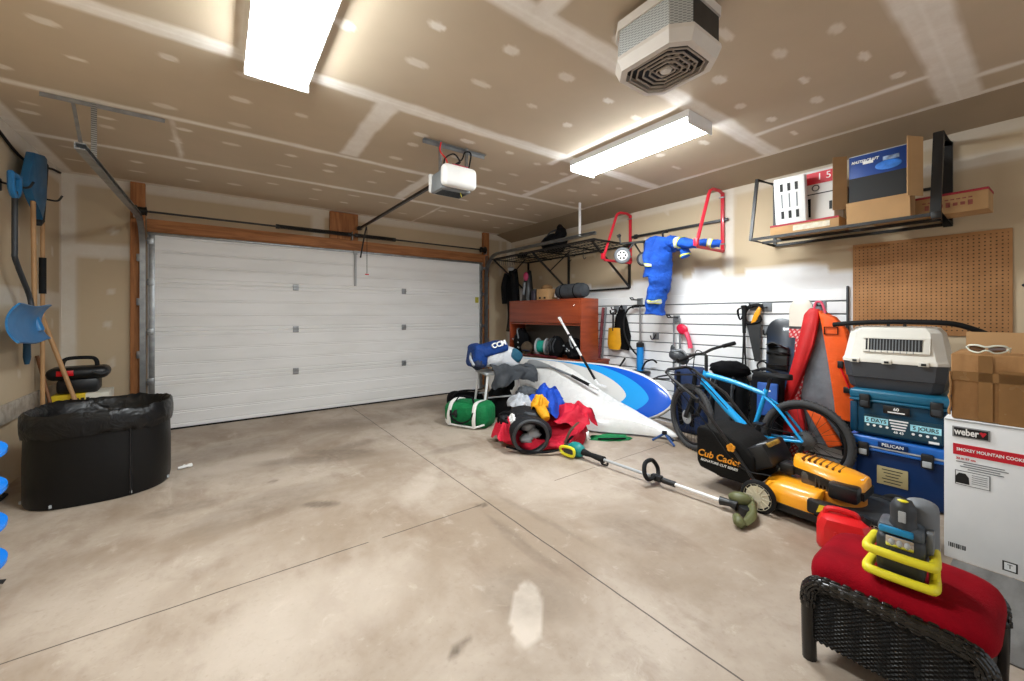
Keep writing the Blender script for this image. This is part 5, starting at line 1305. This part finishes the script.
# engine
b = B().cyl((0, -.06, .15), (0, -.06, .22), .15, n=28); b.done('engine_base', mat('engine_orange', '#c77a1d', .45, var=.15), h)
b = B().box((0, -.02, .255), (.22, .26, .10), bev=.02)
for k in range(5): b.box((-.115, -.06 + k * .02, .25), (.03, .007, .08))
b.done('engine_block', mat('engine_metal', '#55524e', .45, metal=.5, var=.25, vs=20), h)
B().box((-.13, -.13, .25), (.10, .15, .10), bev=.018).done('air_filter', M['black_plastic'], h)
b = B().loft([[(px * w, yy, z0 + pz) for px, pz in ((-1, 0), (-.85, .045), (-.4, .068), (.4, .068), (.85, .045), (1, 0))] for yy, w, z0 in ((.17, .055, .31), (.15, .085, .312), (.02, .115, .305), (-.14, .125, .28), (-.20, .11, .265), (-.215, .08, .262))]); b.done('engine_cover', M['orange_yellow'], h, ang=50)
for k in range(7): B().box((0, .11 - k * .033, .376 - max(0, k - 1) * .0055), (.15, .012, .016), rot=(-12, 0, 0), bev=.004).done('louver', mat('louver_dark', '#6b430c', .5) if k == 0 else bpy.data.materials['louver_dark'], h)
b = B().loft([[(px * w, yy, z0 + pz) for px, pz in ((-1, -.045), (-1, 0), (1, 0), (1, -.045))] for yy, w, z0 in ((.17, .07, .308), (.02, .128, .302), (-.14, .138, .278), (-.22, .11, .26))]); b.done('cowl', M['black_plastic'], h, ang=40)
B().box((-.02, -.18, .325), (.08, .05, .006), rot=(-12, 0, 0)).done('white_label', M['white_plastic'], h)
B().cyl((.10, .12, .25), (.10, .12, .36), .026).done('fuel_cap', M['black_plastic'], h)
B().box((-.03, .20, .28), (.11, .09, .07), bev=.012).done('primer_housing', M['black_plastic'], h)
for (wx, wy, wr) in ((-.285, .30, .105), (.285, .30, .105), (-.27, -.30, .09), (.27, -.30, .09)):
    s = 1 if wx > 0 else -1
    ww = B().torus((wx, wy, wr), (1, 0, 0), wr - .016, .016, 36, 10, flat=(1.5, 1)).done('wheel', M['black_rubber'], h)
    b = B().lathe([(.0, .016), (.03, .018), (.03, .012), (wr - .022, .012), (wr - .018, .018), (wr - .018, -.02), (0, -.02)], (wx, wy, wr), (s, 0, 0), 30)
    for k in range(12):
        a = 2 * PI * k / 12; b.box((wx + s * .016, wy + math.cos(a) * wr * .5, wr + math.sin(a) * wr * .5), (.006, .008, wr * .55), rot=(math.degrees(a) - 90 + 0, 0, 0)) if False else b.cyl((wx + s * .014, wy + math.cos(a) * .025, wr + math.sin(a) * .025), (wx + s * .014, wy + math.cos(a) * (wr - .022), wr + math.sin(a) * (wr - .022)), .004, n=5)
    b.done('wheel_disc', bpy.data.materials.get('wheel_cream') or mat('wheel_cream', '#ddd5bb', .5, var=.1), ww)
# bag: near side lettered
bagp = [(.36, .12), (.36, .33), (.46, .42), (.56, .46), (.76, .475), (.79, .45), (.785, .20), (.76, .15), (.6, .125)]
B().prism([(y, z) for y, z in bagp], .40, Matrix(((0, 0, 1, -.20), (1, 0, 0, 0), (0, 1, 0, 0), (0, 0, 0, 1))), bev=.02).done('grass_bag', mat('bag_fabric', '#141312', .85, var=.12, vs=3, bump=.003, spec=.2), h, ang=60)
b = B().box((0, .35, .33), (.36, .16, .16), rot=(-28, 0, 0), bev=.02); b.done('chute_cover', M['black_plastic'], h)
B().box((-.03, .335, .405), (.17, .10, .03), rot=(-28, 0, 0), bev=.004).done('label_plate', mat('label_olive', '#a6812f', .5, var=.35, vs=40), h)
B().box((-.11, .345, .412), (.05, .06, .025), rot=(-28, 0, 0), bev=.003).done('white_sticker', M['light_grey'], h)
text('brand_lettering', 'Cub Cadet', .072, M['orange_yellow'], h, (-.2025, .615, .265), (90, 1, -90), ext=.0015, bold=.0012, shear=.25, sx=1.0)
text('white_lettering', 'SIGNATURE CUT SERIES', .026, M['white_ink'], h, (-.2025, .61, .214), (90, 1, -90), ext=.001, bold=.0004, shear=.2)
b = B()
for k in range(5):
    a = 2 * PI * k / 5 + .3; b.cyl((-.25, .50 + .017 * math.cos(a), .378 + .017 * math.sin(a)), (-.238, .50 + .017 * math.cos(a), .378 + .017 * math.sin(a)), .014, n=12)
b.done('flower_emblem', M['orange_yellow'], h)
B().cyl((-.205, .37, .175), (-.198, .37, .175), .014, n=12).done('orange_knob', mat('knob_orange', '#d9651c', .4), h)
b = B()
for s in (-1, 1): b.tube([(s * .225, .33, .16), (s * .228, .50, .375), (s * .225, .76, .68), (s * .215, .99, .82), (s * .20, 1.04, .86)], .0125, 8)
b.tube([(-.20, 1.05, .86), (-.14, 1.07, .88), (.14, 1.07, .88), (.20, 1.05, .86)], .0125, 8); b.done('handle', M['black_steel'], h)
B().tube([(-.20, 1.02, .81), (-.22, 1.16, .795), (-.10, 1.19, .80), (.10, 1.19, .80), (.2, 1.02, .81)], .008, 6).done('bail_lever', M['black_steel'], h)
B().tube([(-.21, 1.0, .80), (-.23, .7, .52), (-.24, .45, .26), (-.2, .25, .24)], .005, 6, sm=5).done('cable', M['black_rubber'], h)
B().box((-.235, .76, .68), (.03, .03, .04), bev=.008).done('clamp', M['black_plastic'], h)

# ------------------------------------------------------------------ string trimmer
h = thing('string_trimmer', 'cordless string trimmer lying on the floor with teal motor end and olive guard', 'trimmer', (2.738, 2.67, 0), (0, 0, 4))
# runs towards -y
B().ell((0, .02, .07), (.06, .10, .07), 18, 12, .05).done('motor_housing', M['teal_plastic'], h)
B().box((-.02, .06, .045), (.11, .13, .085), bev=.02, seg=3).done('battery', M['dark_grey_plastic'], h)
B().tube([(-.08, .13, .03), (-.09, .13, .09), (-.085, -.01, .10), (-.085, -.01, .03)], .014, 8, sm=4, closed=True).done('yellow_bumper', M['yellow_plastic'], h)
B().box((.0, .125, .085), (.07, .05, .04), bev=.01).done('red_latch', M['dark_grey_plastic'], h)
B().tube([(0, -.05, .07), (0, -.15, .065), (0, -.22, .062), (0, -.30, .06)], [.035, .022, .026, .03], 12, sm=4).done('rear_grip', M['black_rubber'], h)
B().tube([(0, -.26, .055), (0, -.28, .02), (0, -.33, .02), (0, -.34, .05)], .01, 6, sm=4).done('trigger', M['black_plastic'], h)
B().cyl((0, -.3, .06), (0, -.95, .055), .013, n=10).done('upper_shaft', M['light_grey'], h)
B().cyl((0, -.86, .056), (0, -.96, .055), .022, n=12).done('coupler', M['black_plastic'], h)
B().cyl((0, -.93, .055), (0, -1.32, .05), .013, n=10).done('lower_shaft', M['white_paint'], h)
b = B().tube([(-.0, -.80, .07), (-.08, -.78, .06), (-.10, -.76, .11), (-.055, -.74, .17), (.045, -.74, .17), (.09, -.76, .11), (.07, -.78, .06)], .017, 8, sm=6, closed=True); b.done('loop_handle', M['black_rubber'], h)
B().box((0, -.81, .06), (.05, .09, .05), bev=.012).done('handle_clamp', M['black_plastic'], h)
mk('olive_plastic', '#5d5f3a', .5)
B().tube([(0, -1.29, .05), (0, -1.35, .055), (0, -1.40, .05)], [.03, .022, .035], 12, sm=4).done('head_collar', M['black_plastic'], h)
B().ell((.05, -1.40, .085), (.05, .075, .045), 16, 10, .05, rot=(0, 20, 10)).done('head_motor', M['olive_plastic'], h)
B().sheet(lambda u, v: (.08 - .26 * u + .02 * math.sin(v * 3), -1.42 - .06 * math.sin(u * 2.4) - .06 * v, .075 - .05 * u + .03 * math.sin(v * PI) * (1 - .3 * u)), 18, 8, .01).done('guard', M['olive_plastic'], h)
B().tube([(-.15, -1.45, .05), (-.19, -1.48, .04), (-.20, -1.51, .025)], [.025, .034, .022], 10, sm=4).done('guard_tip', M['olive_plastic'], h)
B().lathe([(.0, 0), (.05, 0), (.055, .02), (.045, .045), (0, .05)], (.0, -1.46, .02), (0, 0, 1), 20).done('spool', M['black_plastic'], h)
# ------------------------------------------------------------------ coolers and pet carrier
def cooler(h, L, D, Hh, lid, body, lidm, latches):
    B().box((0, 0, (Hh - lid) / 2 + .006), (D * .94, L * .94, Hh - lid - .012), bev=.025, seg=3).done('body', body, h)
    for s in (-1, 1): B().box((-D * .47, s * L * .45, (Hh - lid) / 2), (.02, .045, Hh - lid - .05), bev=.008).done('moulded_rib', body, h)
    ld = B().box((0, 0, Hh - lid / 2), (D, L, lid), bev=.018, seg=3).box((-.01, 0, Hh - lid - .006), (D * .985, L * .985, .018), bev=.006).done('lid', lidm, h)
    B().box((0, 0, Hh - .004), (D * .8, L * .85, .012), bev=.005).done('lid_panel', lidm, ld)
    for yy in latches:
        la = B().box((-D / 2 - .012, yy, Hh - lid - .01), (.03, .062, .10), bev=.008).done('latch', M['black_plastic'], h)
        B().box((-D / 2 - .028, yy, Hh - lid - .028), (.01, .045, .04), bev=.004).done('latch_tab', M['light_grey'] if lid > .08 else M['dark_grey_plastic'], la)
mk('cooler_blue', '#082a58', .45, var=.06, spec=.3); mk('cooler_lid', '#1b62b5', .35, var=.05); mk('cooler_teal', '#0b3d58', .4, var=.06, spec=.3); mk('cooler_teal_lid', '#12607f', .35, var=.05)
mk('cyan_decal', '#9fdcea', .5, var=.15, vs=20); mk('tan_label', '#a89a6e', .6)
h = thing('cooler', 'dark blue hard cooler with bright blue lid on the floor, lowest of its stack', 'cooler', (4.12, .655, 0))
cooler(h, .57, .44, .445, .085, M['cooler_blue'], M['cooler_lid'], (.19, -.145))
B().box((-.226, .03, .405), (.008, .16, .038), bev=.003).done('name_plate', M['cooler_blue'], h)
text('lettering', 'PELICAN', .03, M['white_ink'], h, (-.2308, .03, .405), FACE_W, bold=.0003)
B().box((-.2235, -.0, .376), (.004, .55, .011)).done('pale_seam', M['light_grey'], h)
B().box((-.212, .035, .18), (.006, .165, .13), bev=.002).done('tan_label', M['tan_label'], h)
for k, (tx, sz) in enumerate((('WARNING', .02), ('KEEP CLOSED', .015), ('USE ICE PACKS', .012), ('CAUTION', .012))): pass
for k in range(5): B().box((-.2155, .035, .225 - k * .022), (.001, .11 - .02 * (k % 3), .006)).done('print_line', M['black_ink'], h)
h = thing('cooler', 'teal blue hard cooler with a five day decal, in the middle of its stack', 'cooler', (4.10, .655, .4466))
cooler(h, .55, .42, .345, .07, M['cooler_teal'], M['cooler_teal_lid'], (.18, -.19))
B().box((-.213, .01, .22), (.01, .14, .055), bev=.004).done('badge', M['black_plastic'], h)
text('badge_lettering', '60', .03, M['white_ink'], h, (-.2185, .01, .228), FACE_W, bold=.0006)
B().box((-.2185, .01, .205), (.001, .09, .008)).done('badge_line', M['white_ink'], h)
B().box((-.2, -.01, .10), (.004, .40, .13)).done('decal_ground', mat('decal_dark', '#0b3b4c', .5), h)
B().box((-.2025, .12, .125), (.003, .13, .045)).done('decal_panel', M['cyan_decal'], h)
B().box((-.2025, -.135, .115), (.003, .15, .045)).done('decal_panel', M['cyan_decal'], h)
text('decal_lettering', '5 DAYS', .035, M['black_ink'], h, (-.2048, .12, .125), FACE_W, bold=.0006)
text('decal_lettering', '5 JOURS', .035, M['black_ink'], h, (-.2048, -.135, .115), FACE_W, bold=.0006)
for k in range(4): B().box((-.203, -.0, .145 - k * .02), (.002, .10 - .01 * k, .010)).done('decal_line', M['white_ink'], h)
text('decal_number', '48 43', .024, M['white_ink'], h, (-.2035, -.0, .062), FACE_W, bold=.0004)
for k in range(4):
    B().ell((-.2035, .165 - k * .035, .088), (.001, .009, .009), 10, 6).done('snowflake', M['white_ink'], h)
    B().ell((-.2035, -.075 - k * .035, .072), (.001, .009, .009), 10, 6).done('snowflake', M['white_ink'], h)
B().box((-.203, -.175, .035), (.002, .05, .016)).done('white_tag', M['white_ink'], h)
h = thing('pet_carrier', 'plastic pet carrier with white slotted top and dark grey base on the coolers', 'pet carrier', (4.10, .70, .793))
def rr(w, l, z, c=.05): return [(-w, -l + c, z), (-w + c, -l, z), (w - c, -l, z), (w, -l + c, z), (w, l - c, z), (w - c, l, z), (-w + c, l, z), (-w, l - c, z)]
mk('carrier_white', '#dcd9cf', .5, var=.03); mk('carrier_grey', '#3e4146', .5, var=.06)
B().loft([rr(.135, .235, .0), rr(.15, .25, .02), rr(.165, .262, .085), rr(.172, .268, .09), rr(.185, .28, .20), rr(.185, .28, .215)]).done('base', M['carrier_grey'], h, ang=30)
tp = B().loft([rr(.190, .285, .205), rr(.19, .285, .225), rr(.182, .277, .24), rr(.155, .245, .43), rr(.13, .22, .465), rr(.10, .19, .472)]).done('top', M['carrier_white'], h, ang=30)
ang_ = math.degrees(math.atan2(.03, .19))
B().box((-.1695, -.01, .34), (.006, .30, .085), rot=(0, 8.5, 0)).done('vent_opening', M['black_ink'], tp)
for k in range(17): B().box((-.172, .125 - k * .0168, .34), (.008, .006, .085), rot=(0, 8.5, 0)).done('vent_slat', M['grey_plastic'] if k else M['carrier_white'], tp)
b = B().box((-.167, -.01, .388), (.014, .33, .012), rot=(0, 8.5, 0)).box((-.18, -.01, .29), (.014, .33, .014), rot=(0, 8.5, 0)).box((-.173, -.185, .34), (.012, .03, .11), rot=(0, 8.5, 0)); b.done('vent_frame', M['carrier_white'], tp)
for k in range(16): B().box((-.183, .117 - k * .0168, .29), (.010, .003, .016), rot=(0, 8.5, 0)).done('frame_notch', M['grey_plastic'], tp) if k % 2 == 0 else None
for yy in (.20, .02, -.17):
    la = B().box((-.192, yy, .215), (.016, .055, .032), bev=.004).done('latch', M['carrier_white'], h)
    B().box((-.201, yy, .213), (.004, .025, .016)).done('latch_slot', M['black_ink'], la)
for yy in (.04, -.05): B().box((-.03, yy, .48), (.012, .018, .035), bev=.003).done('clip', M['dark_steel'], h)
b = B().tube([(3.98, 1.05, 1.272), (3.97, .95, 1.285), (3.97, .80, 1.296), (3.98, .62, 1.300), (4.0, .46, 1.296), (4.03, .38, 1.282), (4.08, .30, 1.245), (4.2, .26, 1.215)], .018, 10, sm=8)
tag(b.done('hose', M['black_rubber']), 'black curved hose arching over the top of the pet carrier', 'hose')

# ------------------------------------------------------------------ cartons at the right
h = thing('smoker_carton', 'tall white carton with a red band standing on the floor at the right edge', 'box', (3.58, .035, 0))
mk('carton_white', '#e3e5e6', .5, var=.02)
B().box((0, 0, .3875), (.60, .66, .775), bev=.003).done('carton', M['carton_white'], h)
B().box((-.3, 0, .768), (.004, .655, .008)).done('top_fold', M['light_grey'], h)
B().box((-.302, .231, .708), (.004, .135, .058)).done('logo_plate', mat('plate_grey', '#8a8b8c', .5), h)
B().box((-.3035, .231, .708), (.003, .122, .046)).done('logo_ground', M['black_ink'], h)
text('logo_lettering', 'weber', .05, M['white_ink'], h, (-.3055, .247, .709), FACE_W, bold=.0014, sx=.68)
B().prism([(-.013, .008), (-.006, .013), (0, .009), (.006, .013), (.013, .008), (.0, -.014)], .002, Matrix(((0, 0, -1, -.3052), (-1, 0, 0, .188), (0, 1, 0, .71), (0, 0, 0, 1)))).done('red_emblem', M['red_ink'], h)
B().box((-.3015, -.017, .612), (.003, .626, .06)).done('red_band', M['red_ink'], h)
text('band_lettering', 'SMOKEY MOUNTAIN COOKER', .0225, M['white_ink'], h, (-.3035, .283, .612), FACE_W, align='LEFT', bold=.0006, sx=.78)
text('size_lettering', '22 in 57 cm', .015, M['red_ink'], h, (-.3015, .285, .563), FACE_W, align='LEFT', bold=.0005)
for k in range(4): B().box((-.301, .20 - .02 * (k % 2), .545 - k * .012), (.001, .17 - .015 * k, .005)).done('print_line', M['grey_plastic'], h)
fr = B().box((-.301, .226, .458), (.002, .125, .078)).done('picture_frame', M['dark_grey_plastic'], h)
B().box((-.3022, .226, .458), (.001, .119, .072)).done('picture_ground', M['carton_white'], h)
B().prism([(-.026, -.028), (.026, -.028), (.024, .008), (.012, .028), (-.012, .028), (-.024, .008)], .001, Matrix(((0, 0, -1, -.3028), (-1, 0, 0, .262), (0, 1, 0, .456), (0, 0, 0, 1)))).done('picture_cover', M['black_ink'], h)
for k in range(5): B().box((-.303, .20, .482 - k * .011), (.001, .055, .003)).done('print_line', M['grey_plastic'], h)
for k in range(9): B().box((-.301, .312 - k * .0075, .075), (.001, .005 if k % 3 else .003, .024)).done('barcode_bar', M['black_ink'], h)
B().box((-.301, .0985, .052), (.001, .05, .05)).done('icon_frame', M['black_ink'], h); B().box((-.3018, .0985, .052), (.001, .038, .038)).done('icon_ground', M['carton_white'], h)
text('icon_lettering', 'T', .03, M['black_ink'], h, (-.3026, .0985, .052), FACE_W)
h = thing('moving_carton', 'brown taped cardboard box sitting on the white carton', 'box', (3.55, .06, .776), (0, 0, 1))
t = NT('taped_card', '#a67c50', .8, spec=.2); x, y, z = t.xyz(); t.col(t.mix(t.noise(5, 5, stretch=(1, 3, 1)).ss(.3, .75), '#a57b50', '#8d6842')); t.bump(t.noise(9, 4), .008); M['taped_card'] = t.m
B().box((0, 0, .18), (.50, .57, .36), bev=.008).wob(.006, 6, 3).done('carton', M['taped_card'], h)
mk('brown_tape', '#8a653d', .25, var=.1)
B().box((-.258, .16, .18), (.003, .05, .35)).done('tape_strip', M['brown_tape'], h)
B().box((-.258, 0, .24), (.003, .56, .05)).done('tape_strip', M['brown_tape'], h)
B().box((-.258, .07, .14), (.003, .09, .28)).done('tape_strip', M['brown_tape'], h)
B().box((.06, -.02, .41), (.006, .54, .13), rot=(0, 14, 0)).done('raised_flap', M['card'], h)
B().sheet(lambda u, v: (-.25 + .015 * math.sin(u * 9), .285 + .014 * u * math.sin(v * 8 + 1) ** 2 * (1 if v < .5 else .3), .02 + .24 * v), 6, 14, .004).done('torn_edge', M['taped_card'], h)
h = thing('sunglasses', 'white framed wraparound sport sunglasses resting on the brown cardboard box', 'sunglasses', (3.36, .215, 1.1405), (0, 0, 0))
mk('lens_amber', '#5b3a1e', .08, coat=1., var=.3)
b = B()
b.tube([(.02, .075, .03), (.0, .06, .042), (-.022, .03, .044), (-.028, 0, .036), (-.022, -.03, .044), (.0, -.06, .042), (.02, -.075, .03)], .005, 8, sm=5)
b.tube([(.02, .075, .03), (.005, .06, .012), (-.018, .03, .004), (-.026, .008, .016), (-.026, -.008, .016), (-.018, -.03, .004), (.005, -.06, .012), (.02, -.075, .03)], .004, 8, sm=5); b.done('rim', mat('glasses_white', '#dfe5d6', .3), h)
for s in (-1, 1): 
    B().sheet(lambda u, v: (.012 - .034 * u - .004 * math.sin(v * PI), s * (.064 - .058 * u), .010 + .030 * v * (1 - .15 * u)), 8, 6, .002).done('lens', M['lens_amber'], h)
    B().tube([(.02, s * .075, .03), (.07, s * .078, .028), (.12, s * .072, .006)], .004, 6, sm=4).done('temple', bpy.data.materials['glasses_white'], h)

# ------------------------------------------------------------------ gas can, mat
h = thing('gas_can', 'red plastic gas can on the floor between the mower and the wicker ottoman', 'gas can', (2.90, .715, 0), (0, 0, 14))
mk('can_red', '#d81a1f', .35, var=.06)
b = B().loft([rr(.075, .115, .0, .03), rr(.085, .125, .02, .035), rr(.085, .125, .13, .035), rr(.075, .105, .175, .03), rr(.04, .075, .195, .02)]); b.done('body', M['can_red'], h, ang=40)
B().tube([(0, .085, .17), (0, .07, .215), (0, -.04, .215), (0, -.065, .185)], .016, 8, sm=4).done('handle', M['can_red'], h)
B().cyl((0, -.085, .165), (0, -.10, .215), .024, n=14).done('cap', M['black_plastic'], h)
for k in range(3): B().box((-.086, -.04 + k * .04, .075), (.006, .012, .09), bev=.002).done('moulded_rib', M['can_red'], h)
t = NT('grey_mat', '#6d6b68', .8); t.col(t.mix(t.noise(3, 5, stretch=(1, 4, 1)).ss(.3, .75), '#74726f', '#585653')); t.bump(t.noise(60, 3), .003)
o = B().box((0, 0, .004), (.80, 1.2, .008), bev=.003).done('floor_mat', t.m)
tag(o, 'thin grey rubber floor mat under the right edge between ottoman and white carton', 'mat', loc=(2.86, -.27, .0))

# ------------------------------------------------------------------ wicker ottoman
h = thing('wicker_ottoman', 'black wicker ottoman with a deep red cushion at the lower right', 'ottoman', (2.10, .345, 0), (0, 0, 0))
t = NT('wicker', '#161515', .35, spec=.35)
x, y, z = t.xyz()
wv = ((y * 300).sin() * (z * 420).sin()); t.col(t.mix(wv.gt(.55), '#0b0a0a', '#1c1a19')); t.bump(((y * 300).sin() * (z * 420).sin()), .004, 1.); M['wicker'] = t.m
mk('wicker_strand', '#100f0e', .22, var=.3, vs=40, spec=.6)
t = NT('cushion_red', '#8c0d1d', .85, spec=.12); t.col(t.mix(t.noise(5, 4).ss(.3, .7), '#9b0318', '#7e0213')); t.bump(t.noise(160, 3) * .5 + t.noise(6, 3), .004); M['cushion_red'] = t.m
for s in (-1, 1):
    X_ = s * .225
    path = [V(X_, .225, .0), V(X_, .228, .12), V(X_, .228, .24), V(X_, .215, .288), V(X_, .17, .31), V(X_, 0, .315), V(X_, -.17, .31), V(X_, -.215, .288), V(X_, -.228, .24), V(X_, -.228, .12), V(X_, -.225, .0)]
    side = B().tube(path, .024, 10, sm=4).done('side_frame', M['wicker_strand'], h)
    # woven strands round the rail
    p = smooth_path(path, 10); b = B()
    for kk in range(18, len(p) - 18, 2):
        d = (p[min(kk + 1, len(p) - 1)] - p[kk - 1]).normalized(); x, y = frame(d, V(1, 0, 0))
        for q in range(7):
            a = PI * 2 * q / 7 + (kk // 2 % 2) * PI / 7
            c0 = p[kk] + (x * math.cos(a) + y * math.sin(a)) * .023; b.tube([c0 - d * .014, c0 - d * .009, c0 + d * .009, c0 + d * .014], [.002, .0066, .0066, .002], 6, flat=(1, 1))
    b.done('woven_rail', M['wicker_strand'], side)
    # woven panel
    def pan(u, v):
        yy = -.215 + .43 * u; top = .318 - .03 * max(0, abs(u - .5) * 2 - .8) * 4; zz = .085 + (top - .085) * v
        return (X_ + s * .0022 * math.sin(u * PI * 52) * math.sin(v * PI * 30) , yy, zz)
    B().sheet(pan, 208, 90, .008).done('woven_panel', M['wicker'], side)
for s in (-1, 1): 
    B().box((0, s * .215, .15), (.43, .016, .13), bev=.003).done('end_panel', M['wicker'], h)
B().box((0, 0, .225), (.43, .42, .02)).done('seat_base', M['wicker_strand'], h)
def sup(a, e): return math.copysign(abs(a) ** e, a)
secs = []
for i in range(17):
    tt = -PI / 2 + PI * i / 16; k = max(.02, abs(math.cos(tt)) ** .28); z = .315 + .075 * sup(math.sin(tt), .8)
    ring = []
    for j in range(64):
        a = 2 * PI * j / 64
        ring.append((.208 * k * sup(math.cos(a), .35), .25 * k * sup(math.sin(a), .35), z + .012 * math.cos(sup(math.cos(a), .35) * k * 1.4) * math.cos(sup(math.sin(a), .35) * k * 1.4)))
    secs.append(ring)
B().loft(secs).done('cushion', M['cushion_red'], h, ang=60)
h = thing('cordless_tool', 'grey and blue cordless work light tool with yellow bumper loops on the red cushion', 'power tool', (1.985, .325, .402), (0, 0, 4))
B().box((0, 0, .015), (.11, .10, .03), bev=.006).done('battery_foot', M['dark_grey_plastic'], h)
B().box((.0, 0, .095), (.12, .125, .14), bev=.018, seg=3).done('body', M['dark_grey_plastic'], h)
B().box((.005, 0, .175), (.11, .12, .05), bev=.016).done('head', mat('tool_slate', '#4a525a', .4), h)
B().box((-.055, .01, .182), (.02, .09, .022), bev=.006).done('blue_band', mat('tool_blue', '#1a7fae', .35), h)
ln = B().box((-.058, -.0, .145), (.012, .075, .04), bev=.008).done('lamp_window', M['chrome'], h)
for k in range(3): B().ell((-.066, -.02 + k * .02, .145), (.006, .008, .012), 10, 8).done('reflector', M['light_grey'], ln)
for z in (.03, .105):
    B().tube([(.06, .078, z), (-.062, .085, z), (-.082, .06, z), (-.082, -.06, z), (-.062, -.085, z), (.06, -.078, z)], .0155, 10, sm=5).done('yellow_bumper', M['yellow_plastic'], h)
B().tube([(-.02, -.082, .03), (-.02, -.086, .07), (-.02, -.082, .105)], .012, 8).done('bumper_upright', M['yellow_plastic'], h)
B().box((.02, -.07, .15), (.06, .02, .08), bev=.006).done('side_grille', M['grey_plastic'], h)
B().tube([(-.015, -.005, .18), (-.015, -.005, .22), (-.01, -.005, .26), (-.0, -.005, .285)], [.042, .034, .036, .022], 14, sm=4).done('handle_knob', M['dark_grey_plastic'], h)
B().box((-.047, -.005, .235), (.006, .02, .04), bev=.003).done('trigger_mark', M['light_grey'], h)
B().ell((-.02, -.005, .285), (.016, .016, .006), 10, 6).done('yellow_button', M['yellow_plastic'], h)
B().tube([(.075, -.045, .07), (.075, -.045, .12), (.075, -.045, .24), (.075, -.045, .265), (.075, -.045, .275)], [.045, .046, .046, .038, .015], 18, sm=3).done('dust_canister', M['grey_plastic'], h)
B().tube([(.03, -.03, .12), (.075, -.045, .12)], .025, 10).done('canister_neck', M['dark_grey_plastic'], h)
